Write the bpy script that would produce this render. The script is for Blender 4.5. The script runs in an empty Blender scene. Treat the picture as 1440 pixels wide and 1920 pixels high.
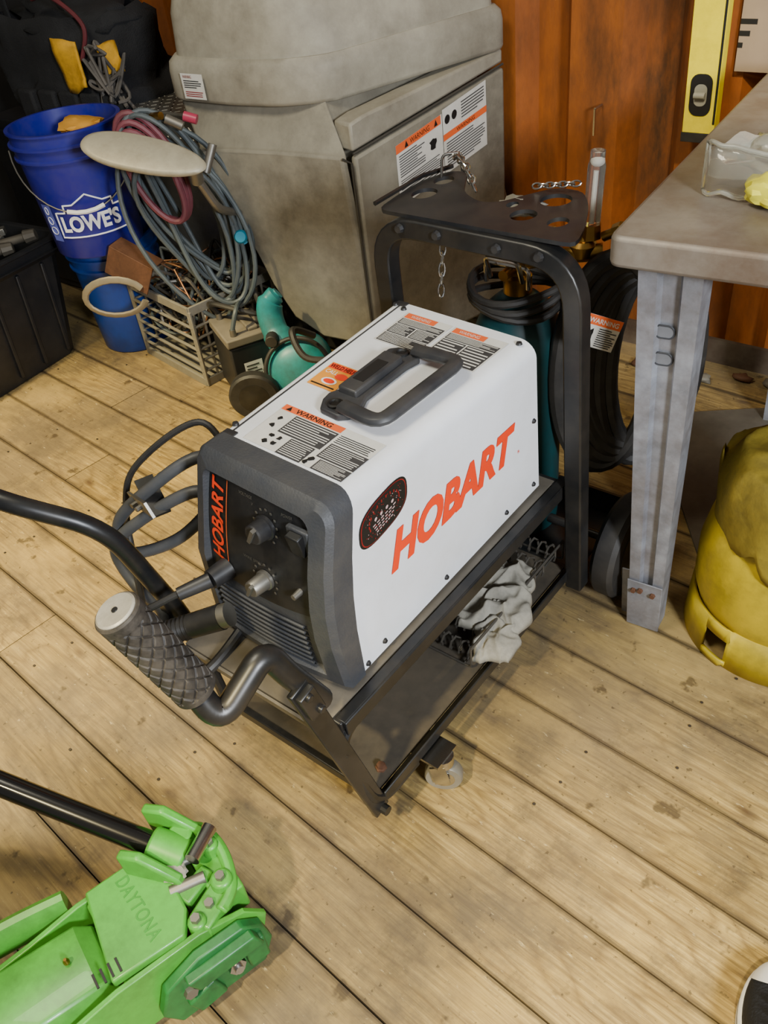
import bpy, bmesh, math, random
from mathutils import Vector, Matrix, noise
V=Vector
random.seed(7)
SC=bpy.context.scene
COL=bpy.context.collection

# ---------------------------------------------------------------- materials
def lin(h):
    h=h.lstrip('#'); o=[]
    for i in (0,2,4):
        c=int(h[i:i+2],16)/255
        o.append(c/12.92 if c<=.04045 else ((c+.055)/1.055)**2.4)
    return (*o,1)
def mk(name,col,rough=.5,metal=0,var=.25,scale=9,dirt=None,damt=.5,dscale=4,bump=0,bscale=60,stretch=None,coat=0,trans=0):
    m=bpy.data.materials.new(name);m.use_nodes=True
    nt=m.node_tree;N=nt.nodes;L=nt.links
    b=N['Principled BSDF']
    tc=N.new('ShaderNodeTexCoord');mp=N.new('ShaderNodeMapping')
    L.new(tc.outputs['Object'],mp.inputs['Vector'])
    if stretch: mp.inputs['Scale'].default_value=stretch
    n1=N.new('ShaderNodeTexNoise');n1.inputs['Scale'].default_value=scale;n1.inputs['Detail'].default_value=6;n1.inputs['Roughness'].default_value=.6
    L.new(mp.outputs[0],n1.inputs['Vector'])
    mx=N.new('ShaderNodeMix');mx.data_type='RGBA'
    c=lin(col)
    mx.inputs[6].default_value=(c[0]*(1-var),c[1]*(1-var),c[2]*(1-var),1)
    mx.inputs[7].default_value=(min(1,c[0]*(1+var*.6)),min(1,c[1]*(1+var*.6)),min(1,c[2]*(1+var*.6)),1)
    rp=N.new('ShaderNodeValToRGB');rp.color_ramp.elements[0].position=.35;rp.color_ramp.elements[1].position=.65
    L.new(n1.outputs[0],rp.inputs[0]);L.new(rp.outputs[0],mx.inputs[0])
    out=mx.outputs[2]
    if dirt:
        n2=N.new('ShaderNodeTexNoise');n2.inputs['Scale'].default_value=dscale;n2.inputs['Detail'].default_value=9;n2.inputs['Roughness'].default_value=.7
        L.new(mp.outputs[0],n2.inputs['Vector'])
        r2=N.new('ShaderNodeValToRGB');r2.color_ramp.elements[0].position=.42;r2.color_ramp.elements[1].position=.68
        r2.color_ramp.elements[1].color=(damt,damt,damt,1)
        L.new(n2.outputs[0],r2.inputs[0])
        m2=N.new('ShaderNodeMix');m2.data_type='RGBA'
        L.new(r2.outputs[0],m2.inputs[0]);L.new(out,m2.inputs[6]);m2.inputs[7].default_value=lin(dirt);out=m2.outputs[2]
    L.new(out,b.inputs['Base Color'])
    b.inputs['Roughness'].default_value=rough;b.inputs['Metallic'].default_value=metal
    if coat: b.inputs['Coat Weight'].default_value=coat
    if trans: b.inputs['Transmission Weight'].default_value=trans;b.inputs['IOR'].default_value=1.3
    if bump:
        n3=N.new('ShaderNodeTexNoise');n3.inputs['Scale'].default_value=bscale;n3.inputs['Detail'].default_value=4
        L.new(mp.outputs[0],n3.inputs['Vector'])
        bp=N.new('ShaderNodeBump');bp.inputs['Strength'].default_value=bump;bp.inputs['Distance'].default_value=.004
        L.new(n3.outputs[0],bp.inputs['Height']);L.new(bp.outputs[0],b.inputs['Normal'])
    return m
WHITE=mk('white_powder_coat','#edeff2',.38,var=.03,dirt='#b5ae9c',damt=.3,dscale=3)
BEZ=mk('charcoal_plastic','#393b3f',.55,var=.12,dirt='#5e594f',damt=.4,dscale=7,bump=.15,bscale=300)
PANEL=mk('black_panel','#17181a',.35,var=.2,dirt='#45413a',damt=.35,dscale=12)
VENT=mk('vent_black','#0b0b0c',.6,var=.2)
BLACKP=mk('black_plastic','#222224',.45,var=.25,dirt='#4a463f',damt=.4,dscale=14)
HNDL=mk('dark_grey_plastic','#2d2e31',.5,var=.2,dirt='#524e47',damt=.4,dscale=14)
BLACKM=mk('black_painted_steel','#1d1e1f',.36,metal=.2,var=.3,scale=14,dirt='#463f36',damt=.4,dscale=9)
RUBBER=mk('black_rubber','#1f1e1d',.6,var=.25,dirt='#4a453e',damt=.4,dscale=10)
GRIPM=mk('rubber_grip','#28241f',.65,var=.3,dirt='#6a6257',damt=.4,dscale=30)
ORED=mk('orange_red_ink','#f03a0c',.45,var=.04)
LORANGE=mk('label_orange','#e8642c',.5,var=.05)
LWHITE=mk('label_white','#dcd9cf',.5,var=.06,dirt='#a29a8a',damt=.4,dscale=10)
LGREY=mk('label_ink_grey','#3b3a3a',.5,var=.15,scale=40)
LYELL=mk('label_amber','#e8982a',.5,var=.08)
INK=mk('ink_black','#151515',.5,var=.1)
INKW=mk('ink_white','#f2f2f2',.5,var=.04)
CHROME=mk('chrome','#c2c0bb',.25,metal=1,var=.15,dirt='#6b6152',damt=.3,dscale=30)
STEEL=mk('dull_steel','#8c8981',.45,metal=.8,var=.25,dirt='#5b5044',damt=.5,dscale=8)
GALV=mk('galvanised_steel','#95989f',.5,metal=.4,var=.28,scale=26,dirt='#65564a',damt=.65,dscale=8)
SHEET=mk('dusty_grey_sheet','#726b5f',.6,metal=.3,var=.2,dirt='#403a30',damt=.5,dscale=8)
BRASS=mk('brass','#a58040',.35,metal=1,var=.25)
CLEAR=mk('clear_plastic','#f0f0ea',.06,var=.02,trans=.95)
TEAL=mk('teal_paint','#083c3f',.45,var=.2,dirt='#262c28',damt=.5,dscale=7)
TEALB=mk('turquoise_paint','#1c878c',.42,var=.2,dirt='#373c38',damt=.75,dscale=6)
BLUE=mk('royal_blue_plastic','#1c1c8a',.35,var=.12,dirt='#45466a',damt=.5,dscale=9)
BLUE2=mk('bright_blue_plastic','#143f92',.4,var=.15,dirt='#1d2440',damt=.6,dscale=8)
MACH=mk('dusty_grey_polyethylene','#a39d8c',.6,var=.14,scale=4,dirt='#655e50',damt=.8,dscale=2.8,bump=.12,bscale=120)
MACH2=mk('dusty_grey_panel','#8e8877',.65,var=.18,scale=4,dirt='#4f483d',damt=.85,dscale=3.4,bump=.12,bscale=120)
DARK=mk('black_tote_plastic','#16171a',.5,var=.25,dirt='#33302c',damt=.5,dscale=6)
FABRIC=mk('black_ballistic_nylon','#131315',.85,var=.3,scale=30,bump=.5,bscale=250)
YFAB=mk('yellow_nylon','#d09a14',.8,var=.2,dirt='#4a360e',damt=.6,dscale=14)
ALUM=mk('diamond_plate','#8f8c83',.4,metal=.8,var=.2,dirt='#4b463c',damt=.5)
HOSEG=mk('grey_air_hose','#4d5659',.55,var=.15,dirt='#2f2d29',damt=.45,dscale=12)
HOSER=mk('red_air_hose','#743842',.55,var=.2,dirt='#45302d',damt=.55,dscale=12)
CRATE=mk('grey_crate_plastic','#858072',.6,var=.2,dirt='#433e36',damt=.65,dscale=9)
RUST=mk('rusty_steel','#6e4a33',.7,metal=.3,var=.3,scale=25,dirt='#34251c',damt=.6,dscale=14)
PADD=mk('worn_beige_metal','#aea791',.5,metal=.2,var=.15,dirt='#766d58',damt=.7,dscale=6)
YEL=mk('yellow_enamel','#c9ae1b',.45,var=.14,dirt='#6c5f1c',damt=.8,dscale=6)
YCL=mk('yellow_coated_cloth','#937f1e',.75,var=.3,dirt='#3a320e',damt=.85,dscale=6,bump=.5,bscale=40)
LEVEL=mk('yellow_level','#ead80f',.35,var=.05,dirt='#9a8d14',damt=.3,dscale=20)
CARD=mk('cardboard','#93806a',.85,var=.12)
GREEN=mk('lime_green_paint','#4fa836',.40,var=.18,coat=.1,dirt='#305424',damt=.7,dscale=6)
GREEN2=mk('lime_green_shaded','#237034',.42,var=.28,dirt='#142a1a',damt=.75,dscale=11)  # same lime paint, with the shadow on the jack's right flank put into the colour
TTOP=mk('worn_steel_top','#8a8276',.5,metal=.25,var=.25,scale=6,dirt='#5f452d',damt=.85,dscale=3.5,bump=.1,bscale=80)
RAG=mk('dirty_white_cloth','#959184',.9,var=.25,dirt='#55514a',damt=.6,dscale=14,bump=.3,bscale=80)
CANVAS=mk('black_canvas','#151518',.85,var=.2,bump=.4,bscale=300)
RWHITE=mk('white_rubber','#e9e6de',.5,var=.05)
TRAYM=mk('scuffed_tray_sheet','#47423a',.55,metal=.15,var=.35,scale=6,dirt='#6a5f4e',damt=.75,dscale=4)
COPPER=mk('copper_wire','#8a6040',.5,metal=.6,var=.3)
RED=mk('red_plastic','#8a1a18',.5,var=.2)
MAROON=mk('maroon_strap','#5a1a20',.7,var=.3)

# ---------------------------------------------------------------- geometry builder
def fillet(pts,r,n=6,closed=False):
    P=[V(p) for p in pts];out=[] if closed else [P[0]]
    m=len(P)
    for i in (range(m) if closed else range(1,m-1)):
        a,b,c=P[i-1],P[i],P[(i+1)%m]
        d1=(a-b);d2=(c-b)
        k=min(r,d1.length*.49,d2.length*.49)
        s=b+d1.normalized()*k;e=b+d2.normalized()*k
        for j in range(n+1):
            t=j/n
            out.append(s*(1-t)**2+b*2*t*(1-t)+e*t*t)
    if not closed: out.append(P[-1])
    return out
def spline(pts,n=8,closed=False):
    P=[V(p) for p in pts];m=len(P);out=[]
    rng=m if closed else m-1
    for i in range(rng):
        if closed: p0,p1,p2,p3=P[(i-1)%m],P[i],P[(i+1)%m],P[(i+2)%m]
        else: p0,p1,p2,p3=P[max(i-1,0)],P[i],P[i+1],P[min(i+2,m-1)]
        for j in range(n):
            t=j/n
            out.append(.5*((2*p1)+(-p0+p2)*t+(2*p0-5*p1+4*p2-p3)*t*t+(-p0+3*p1-3*p2+p3)*t**3))
    if not closed: out.append(P[-1])
    return out
def frame(ax):
    z=V(ax).normalized();h=V((0,0,1)) if abs(z.z)<.9 else V((1,0,0))
    x=h.cross(z).normalized();y=z.cross(x)
    return Matrix((x,y,z)).transposed()
def rz(a): return Matrix.Rotation(a,3,'Z')
class G:
    def __init__(s): s.bm=bmesh.new();s.mi=0
    def _f(s,vs,mi=None):
        try: f=s.bm.faces.new(vs)
        except ValueError: return None
        f.material_index=s.mi if mi is None else mi
        return f
    def poly(s,pts): s._f([s.bm.verts.new(V(p)) for p in pts]);return s
    def box(s,c,size,rot=None):
        c=V(c);R=rot or Matrix.Identity(3);h=[x/2 for x in size];vs=[]
        for x in (-1,1):
            for y in (-1,1):
                for z in (-1,1): vs.append(s.bm.verts.new(c+R@V((x*h[0],y*h[1],z*h[2]))))
        for f in ((0,1,3,2),(4,6,7,5),(0,4,5,1),(2,3,7,6),(0,2,6,4),(1,5,7,3)): s._f([vs[i] for i in f])
        return s
    def bar(s,a,b,w,t,up=(0,0,1)):
        a=V(a);b=V(b);y=(b-a);l=y.length;y.normalize();x=y.cross(V(up)).normalized();z=x.cross(y)
        return s.box((a+b)/2,(w,l,t),Matrix((x,y,z)).transposed())
    def rings(s,rings,closed=True,cap=True):
        R=[[s.bm.verts.new(V(p)) for p in r] for r in rings]
        for a,b in zip(R[:-1],R[1:]):
            n=len(a)
            for i in range(n if closed else n-1):
                j=(i+1)%n;s._f([a[i],a[j],b[j],b[i]])
        if cap and closed: s._f(list(reversed(R[0])));s._f(R[-1])
        return R
    def cyl(s,a,b,r0,r1=None,seg=20,cap=True):
        a=V(a);b=V(b);r1=r0 if r1 is None else r1;F=frame(b-a)
        rr=[]
        for p,r in ((a,r0),(b,r1)):
            rr.append([p+F@V((r*math.cos(2*math.pi*i/seg),r*math.sin(2*math.pi*i/seg),0)) for i in range(seg)])
        s.rings(rr,cap=cap);return s
    def lathe(s,prof,o,ax=(0,0,1),seg=32,cap=True,sx=1,sy=1):
        o=V(o);F=frame(ax);rr=[]
        for r,z in prof:
            rr.append([o+F@V((sx*r*math.cos(2*math.pi*i/seg),sy*r*math.sin(2*math.pi*i/seg),z)) for i in range(seg)])
        s.rings(rr,cap=cap);return s
    def tube(s,pts,r,seg=10,closed=False,up=None,flat=None):
        P=[V(p) for p in pts];n=len(P)
        T=[]
        for i in range(n):
            if closed: t=P[(i+1)%n]-P[i-1]
            else: t=P[min(i+1,n-1)]-P[max(i-1,0)]
            T.append(t.normalized() if t.length>1e-9 else V((0,0,1)))
        nrm=V(up) if up else (V((0,0,1)) if abs(T[0].z)<.9 else V((1,0,0)))
        rr=[];off=math.pi/4 if seg==4 else 0;k=math.sqrt(2) if seg==4 else 1
        for i in range(n):
            nrm=(nrm-T[i]*nrm.dot(T[i]))
            if nrm.length<1e-6: nrm=T[i].orthogonal()
            nrm.normalize();b=T[i].cross(nrm)
            ri=r[i] if isinstance(r,(list,tuple)) else r
            fx=fy=1
            if flat: fx,fy=flat
            rr.append([P[i]+nrm*(ri*k*fx*math.cos(off+2*math.pi*j/seg))+b*(ri*k*fy*math.sin(off+2*math.pi*j/seg)) for j in range(seg)])
        if closed: rr.append(rr[0]); s.rings(rr,cap=False)
        else: s.rings(rr)
        return s
    def prism(s,poly,fn,w0,w1):
        a=[s.bm.verts.new(V(fn(u,v,w0))) for u,v in poly];b=[s.bm.verts.new(V(fn(u,v,w1))) for u,v in poly];n=len(a)
        for i in range(n): s._f([a[i],a[(i+1)%n],b[(i+1)%n],b[i]])
        s._f(list(reversed(a)));s._f(b);return s
    def grid(s,fn,nu,nv,u0=0,u1=1,v0=0,v1=1):
        g=[[s.bm.verts.new(V(fn(u0+(u1-u0)*i/nu,v0+(v1-v0)*j/nv))) for j in range(nv+1)] for i in range(nu+1)]
        for i in range(nu):
            for j in range(nv): s._f([g[i][j],g[i+1][j],g[i+1][j+1],g[i][j+1]])
        return s
    def ball(s,c,r,sc=(1,1,1),sub=3,nz=0,nf=4,rot=None):
        c=V(c);R=rot or Matrix.Identity(3)
        res=bmesh.ops.create_icosphere(s.bm,subdivisions=sub,radius=1)
        for v in res['verts']:
            d=v.co.copy();k=1
            if nz: k=1+nz*noise.fractal(d*nf+c*7,1,2,3)
            v.co=c+R@V((d.x*r*sc[0]*k,d.y*r*sc[1]*k,d.z*r*sc[2]*k))
        for v in res['verts']:
            for f in v.link_faces: f.material_index=s.mi
        return s
    def _curve(s,cu,fnv):
        ob=bpy.data.objects.new('t',cu);COL.objects.link(ob)
        dg=bpy.context.evaluated_depsgraph_get();me=bpy.data.meshes.new_from_object(ob.evaluated_get(dg))
        fn=fnv(me);vs=[s.bm.verts.new(V(fn(v.co))) for v in me.vertices]
        for p in me.polygons: s._f([vs[i] for i in p.vertices])
        bpy.data.objects.remove(ob);bpy.data.curves.remove(cu);bpy.data.meshes.remove(me);return s
    def text(s,body,fn,W,H,bold=0,shear=0,h=0,sp=1):
        cu=bpy.data.curves.new('t','FONT');cu.body=body;cu.offset=bold;cu.shear=shear;cu.space_character=sp;cu.resolution_u=4
        def mkf(me):
            xs=[v.co.x for v in me.vertices];ys=[v.co.y for v in me.vertices]
            x0,x1,y0,y1=min(xs),max(xs),min(ys),max(ys)
            return lambda c:fn((c.x-x0)/(x1-x0)*W,(c.y-y0)/(y1-y0)*H,h)
        return s._curve(cu,mkf)
    def plate(s,loops,fn,t):
        cu=bpy.data.curves.new('t','CURVE');cu.dimensions='2D';cu.fill_mode='BOTH';cu.extrude=t/2
        for lp in loops:
            sp=cu.splines.new('POLY');sp.points.add(len(lp)-1)
            for q,(x,y) in zip(sp.points,lp): q.co=(x,y,0,1)
            sp.use_cyclic_u=True
        return s._curve(cu,lambda me:(lambda c:fn(c.x,c.y,c.z)))
    def done(s,name,mats,parent=None,label=None,sharp=.6,bevel=0,kind=None,solid=0,subsurf=0,fix=True):
        if fix: bmesh.ops.recalc_face_normals(s.bm,faces=s.bm.faces)
        for f in s.bm.faces: f.smooth=fix
        for e in s.bm.edges:
            if len(e.link_faces)==2:
                if e.calc_face_angle(0)>sharp: e.smooth=False
        off=V(parent.location) if parent else V((0,0,0))
        pp=parent.parent if parent else None
        while pp: off+=V(pp.location);pp=pp.parent
        org=V((0,0,0))
        if s.bm.verts:
            c=V((0,0,0))
            for v in s.bm.verts: c+=v.co
            c/=len(s.bm.verts);org=c
        for v in s.bm.verts: v.co-=org
        me=bpy.data.meshes.new(name);s.bm.to_mesh(me);s.bm.free()
        for m in (mats if isinstance(mats,(list,tuple)) else [mats]): me.materials.append(m)
        o=bpy.data.objects.new(name,me);COL.objects.link(o)
        o.location=org-off
        if parent: o.parent=parent
        if label: o['label']=label
        if kind: o['kind']=kind
        if solid: md=o.modifiers.new('s','SOLIDIFY');md.thickness=solid
        if bevel: md=o.modifiers.new('b','BEVEL');md.width=bevel;md.segments=2;md.limit_method='ANGLE';md.angle_limit=.7
        if subsurf: md=o.modifiers.new('ss','SUBSURF');md.levels=subsurf;md.render_levels=subsurf
        return o
def thing(name,label,cat,loc=(0,0,0),group=None):
    e=bpy.data.objects.new(name,None);e.empty_display_size=.05;COL.objects.link(e);e.location=loc
    e['label']=label;e['category']=cat
    if group: e['group']=group
    return e
def top(o,label,cat,group=None):
    o['label']=label;o['category']=cat
    if group:o['group']=group
    return o
def circ(cx,cy,rx,ry=None,n=24):
    ry=ry or rx;return [(cx+rx*math.cos(t),cy+ry*math.sin(t)) for t in [2*math.pi*k/n for k in range(n)]]

# ---------------------------------------------------------------- camera
R0=V((.78522,.61021,-.1052));R1=V((.32603,-.55186,-.76757));R2=V((-.52644,.56841,-.63228))
cd=bpy.data.cameras.new('camera');cam=bpy.data.objects.new('camera',cd);COL.objects.link(cam)
m3=Matrix((R0,-R1,-R2)).transposed()
cam.matrix_world=Matrix.Translation((.8099,-.5544,1.1958))@m3.to_4x4()
cd.sensor_width=36;cd.lens=30.0;cd.clip_start=.01;SC.camera=cam

# ---------------------------------------------------------------- floor
def floor_mat():
    m=bpy.data.materials.new('worn_pine_boards');m.use_nodes=True;nt=m.node_tree;N=nt.nodes;L=nt.links;b=N['Principled BSDF']
    tc=N.new('ShaderNodeTexCoord');at=N.new('ShaderNodeAttribute');at.attribute_name='board'
    ad=N.new('ShaderNodeVectorMath');ad.operation='MULTIPLY_ADD'
    cb=N.new('ShaderNodeCombineXYZ');L.new(at.outputs['Fac'],cb.inputs[0]);L.new(at.outputs['Fac'],cb.inputs[2])
    L.new(cb.outputs[0],ad.inputs[0]);ad.inputs[1].default_value=(37,0,19);L.new(tc.outputs['Object'],ad.inputs[2])
    def ramp(src,stops):
        r=N.new('ShaderNodeValToRGB');e=r.color_ramp.elements
        e[0].position,e[0].color=stops[0];e[1].position,e[1].color=stops[-1]
        for p,c in stops[1:-1]: x=e.new(p);x.color=c
        L.new(src,r.inputs[0]);return r.outputs[0]
    def mix(fac,a,bcol,mode='MIX'):
        x=N.new('ShaderNodeMix');x.data_type='RGBA';x.blend_type=mode;L.new(fac,x.inputs[0])
        if isinstance(a,tuple): x.inputs[6].default_value=a
        else: L.new(a,x.inputs[6])
        if isinstance(bcol,tuple): x.inputs[7].default_value=bcol
        else: L.new(bcol,x.inputs[7])
        return x.outputs[2]
    def mapn(src,sc,loc=(0,0,0)):
        mp=N.new('ShaderNodeMapping');mp.inputs['Scale'].default_value=sc;mp.inputs['Location'].default_value=loc;L.new(src,mp.inputs[0]);return mp.outputs[0]
    def noi(src,scale,det,rough=.6,dist=0):
        g=N.new('ShaderNodeTexNoise');g.inputs['Scale'].default_value=scale;g.inputs['Detail'].default_value=det;g.inputs['Roughness'].default_value=rough;g.inputs['Distortion'].default_value=dist
        L.new(src,g.inputs[0]);return g.outputs[0]
    def math_(op,a,bv,c=None):
        x=N.new('ShaderNodeMath');x.operation=op
        for i,q in enumerate((a,bv,c)):
            if q is None: continue
            if isinstance(q,(int,float)): x.inputs[i].default_value=q
            else: L.new(q,x.inputs[i])
        return x.outputs[0]
    k=lambda v:(v,v,v,1)
    sep=N.new('ShaderNodeSeparateXYZ');L.new(ad.outputs[0],sep.inputs[0])
    low=noi(mapn(ad.outputs[0],(1.1,5.0,1)),1.3,3,.5)
    ph=math_('MULTIPLY_ADD',sep.outputs[1],28,math_('MULTIPLY',low,16))
    rg=math_('MULTIPLY',math_('PINGPONG',ph,.5),2)
    fine=noi(mapn(ad.outputs[0],(5,150,1)),1.5,7,.7)
    col=ramp(fine,[(.30,lin('#7b6536')),(.50,lin('#a58a4e')),(.70,lin('#c8ac68'))])
    col=mix(ramp(rg,[(.0,k(.5)),(.22,k(.25)),(.55,k(0))]),col,lin('#5f4522'))
    hs=N.new('ShaderNodeHueSaturation');L.new(col,hs.inputs['Color'])
    mr=N.new('ShaderNodeMapRange');mr.inputs[3].default_value=.74;mr.inputs[4].default_value=1.12;L.new(at.outputs['Fac'],mr.inputs[0]);L.new(mr.outputs[0],hs.inputs['Value'])
    col=hs.outputs[0]
    vo=N.new('ShaderNodeTexVoronoi');vo.inputs['Scale'].default_value=2.1;L.new(mapn(ad.outputs[0],(2.4,6.5,1)),vo.inputs[0])
    col=mix(ramp(vo.outputs['Distance'],[(.04,k(.85)),(.08,k(.5)),(.14,k(0))]),col,lin('#462e15'))
    P=tc.outputs['Object']
    col=mix(ramp(noi(mapn(P,(1,1,1),(3,1,0)),1.25,10,.66),[(.40,k(0)),(.60,k(.80))]),col,lin('#6f614b'))
    col=mix(ramp(noi(mapn(P,(1,1.3,1)),3.0,10,.74),[(.47,k(0)),(.65,k(.75))]),col,lin('#53483a'))
    col=mix(ramp(noi(mapn(P,(1.3,1,1),(7,3,0)),7.0,8,.75),[(.54,k(0)),(.69,k(.55))]),col,lin('#43392d'))
    col=mix(ramp(noi(mapn(P,(1,1.5,1),(1,8,0)),1.6,8,.65),[(.52,k(0)),(.64,k(.42))]),col,lin('#c6a862'))
    col=mix(ramp(noi(P,14,4),[(.64,k(0)),(.69,k(.7))]),col,lin('#35291c'))
    col=mix(ramp(noi(P,85,3),[(.65,k(0)),(.71,k(.6))]),col,lin('#2c2218'))
    col=mix(ramp(noi(mapn(P,(18,55,1)),2,5,.7),[(.63,k(0)),(.71,k(.5))]),col,lin('#dccb9c'))
    sp=N.new('ShaderNodeSeparateXYZ');L.new(P,sp.inputs[0])
    ed=math_('PINGPONG',math_('ADD',sp.outputs[1],-.407+.1335*20),.06675)
    ed=math_('ADD',ed,math_('MULTIPLY',noi(P,18,4),-.008))
    col=mix(ramp(math_('MULTIPLY',ed,20),[(.0,k(.65)),(.02,k(.35)),(.09,k(0))]),col,lin('#33281d'))
    L.new(col,b.inputs['Base Color']);b.inputs['Roughness'].default_value=.58
    bp=N.new('ShaderNodeBump');bp.inputs['Strength'].default_value=.3;bp.inputs['Distance'].default_value=.002;L.new(fine,bp.inputs['Height']);L.new(bp.outputs[0],b.inputs['Normal'])
    return m
FL=floor_mat()
GAP=mk('dark_gap','#1c150d',.9,var=.2);NAIL=mk('nail_head','#3f372e',.6,metal=.4,var=.3)
yaw=-.0728
me=bpy.data.meshes.new('floor');bm=bmesh.new();lay=bm.faces.layers.float.new('board')
W=.1335
def fbox(x0,x1,y0,y1,z0,z1,mi,val):
    vs=[bm.verts.new((x,y,z)) for x in (x0,x1) for y in (y0,y1) for z in (z0,z1)]
    for f in ((0,1,3,2),(4,6,7,5),(0,4,5,1),(2,3,7,6),(0,2,6,4),(1,5,7,3)):
        ff=bm.faces.new([vs[i] for i in f]);ff.material_index=mi;ff[lay]=val
for k in range(-17,13):
    y0=.407+W*(-k)
    xs=[-3.2]
    x=-3.2+random.uniform(1.2,2.8)
    while x<2.6: xs.append(x);x+=random.uniform(2.6,3.6)
    xs.append(2.8)
    gp=random.uniform(.0007,.0017)
    for a,b_ in zip(xs[:-1],xs[1:]):
        fbox(a+.001,b_-.001,y0-W+gp,y0-gp,-.025,random.uniform(-.0016,0),0,random.random())
    x=-3+random.uniform(0,.3)
    while x<2.5:
        for q in (.025,W-.028):
            if random.random()<.3: continue
            cx,cy=x+random.uniform(-.015,.015),y0-q+random.uniform(-.008,.008)
            vs=[bm.verts.new((cx+.0028*math.cos(t*math.pi/4),cy+.0028*math.sin(t*math.pi/4),.0004)) for t in range(8)]
            ff=bm.faces.new(vs);ff.material_index=2
        x+=.41
fbox(-3.2,2.8,-2,3,-.05,-.026,1,0)
bm.to_mesh(me);bm.free()
for m in (FL,GAP,NAIL): me.materials.append(m)
fl=bpy.data.objects.new('floor',me);COL.objects.link(fl);fl.rotation_euler[2]=yaw;fl['kind']='structure'

# ---------------------------------------------------------------- walls
WALLO=mk('orange_painted_steel','#a25818',.65,metal=.0,var=.28,scale=5,dirt='#38240f',damt=.95,dscale=2.2,bump=.2,bscale=40,stretch=(1.8,1,.6))
WDARK=mk('dark_grimy_wall','#161617',.8,var=.3,dirt='#2c2a27',damt=.5)
g=G();prof=[];x=-2.5
while x<2.4:
    prof+=[(x,1.46),(x+.13,1.46),(x+.165,1.515),(x+.245,1.515),(x+.28,1.46)];x+=.28
for (xa,ya),(xb,yb) in zip(prof[:-1],prof[1:]):
    if xb-xa<1e-6: continue
    g.poly([(xa,ya,-.02),(xb,yb,-.02),(xb,yb,2.4),(xa,ya,2.4)])
g.box((0,1.55,1.2),(5,.02,2.44))
g.done('wall_back',WALLO,kind='structure',sharp=.3)
g=G();g.box((-2.42,-.0,1.2),(.06,3.2,2.44));g.done('wall_left',WDARK,kind='structure')
g=G();g.box((0,1.452,.03),(4.8,.012,.07));g.done('baseboard_back',mk('rusty_sill','#3d2c1e',.8,var=.3,dirt='#6b6252',damt=.6),kind='structure')

# ================================================================ WELDER
B00,B10,B11,B01=V((0,-.035,.30)),V((.25,-.033,.30)),V((.247,.44,.30)),V((-.012,.44,.30))
T00,T10,T11,T01=V((.006,.014,.584)),V((.246,.003,.584)),V((.257,.41,.584)),V((-.015,.431,.584))
def bl(p,q,r,s,a,b): return (p*(1-a)+q*a)*(1-b)+(s*(1-a)+r*a)*b
def bx(a,b,c): return bl(B00,B10,B11,B01,a,b)*(1-c)+bl(T00,T10,T11,T01,a,b)*c
def fb(c): return -.03*math.sin(math.pi*min(1,max(0,c)))
def outline(ra=.10,rc=.09,la=.05,lc=.05,n=6,e=0):
    o=[(0-e,0-e)]
    o.append((0-e,.5))
    for i in range(n+1):
        t=i/n*math.pi/2; o.append((la-(la+e)*math.cos(t),1-lc+(lc+e)*math.sin(t)))
    for i in range(n+1):
        t=i/n*math.pi/2; o.append((1-ra+(ra+e)*math.sin(t),1-rc+(rc+e)*math.cos(t)))
    o.append((1+e,.7));o.append((1+e,.5));o.append((1+e,.3));o.append((1+e,0-e))
    for q in (.75,.5,.25): o.append((q,0-e))
    return o
welder=thing('welding_machine','white wire-feed welding machine with charcoal front, standing on a black cart','welding machine',(.125,.2,.295))
g=G();O=outline()
g.rings([[bx(a,fb(c)*(1-b)+b*1.0,c) for a,c in O] for b in (0,.12,.25,.4,.55,.7,.85,1)])
body=g.done('body',WHITE,welder,label='glossy white sheet-steel housing',sharp=.5)
def topm(a,b,h=0): p=bx(a,b,1);return p+V((0,0,.0006+h))
def sidem(b,c,h=0): p=bx(1,b,c);return p+V((.0008+h,0,0))
g=G();g.bar(topm(.07,.0),topm(.07,1),.002,.001);g.done('seam',BLACKP,welder)
for a,b in ((.04,.06),(.04,.97),(.12,.955),(.93,.96)):
    g=G();p=topm(a,b);g.cyl(p,p+V((0,0,.003)),.005,.004,12);g.done('screw',BLACKP,welder)
for b,c in ((.97,.52),(.78,.06),(.42,.05),(.10,.06),(.02,.03),(.96,.06)):
    g=G();p=sidem(b,c);g.cyl(p,p+V((.003,0,0)),.0045,.003,12);g.done('screw',BLACKP,welder)
for b in (.015,.985): g=G();g.box(topm(.07,b),(.02,.012,.003));g.done('latch',BLACKP,welder)
def dfr(a,c): return .034+.012*math.sin(math.pi*min(1,max(0,c*.85)))+.012*(1-(2*a-1)**2)
def bz(a,c,k=1,h=0):
    p=bx(a,fb(c),c);return p+V((0,-dfr(a,c)*k-h,0))
g=G()
Oe=outline(e=.012);Oi=outline(e=-.015)
def sc(o,f,fz=None,dz=0):
    fz=fz or f
    return [(.5+(a-.5)*f,.5+(c-.5)*fz+dz) for a,c in o]
ring0=[bz(a,c,-.02) for a,c in Oe]
ring1=[bz(a,c,.8) for a,c in Oe]
ring2=[bz(a,c,1.0) for a,c in Oi]
ring3=[bz(a-.015,c,1.0) for a,c in sc(outline(),.81,.88,.0)]
ring4=[bz(a-.015,c,.72) for a,c in sc(outline(),.77,.85,.0)]
g.rings([ring0,ring1,ring2,ring3,ring4],cap=False)
g.done('bezel',BEZ,welder,label='charcoal plastic front surround',sharp=.5)
def fp(a,c,h=0): return bz(a,c,.73,h)
g=G();g.grid(lambda u,v:fp(u,v,0),12,16,.07,.90,.06,.94);g.done('front_plate',BEZ,welder)
g=G();g.grid(lambda u,v:fp(u,v+.05*(2*u-1)**2*(1-(v-.40)/.53),.003),12,12,.10,.87,.40,.93)
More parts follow.
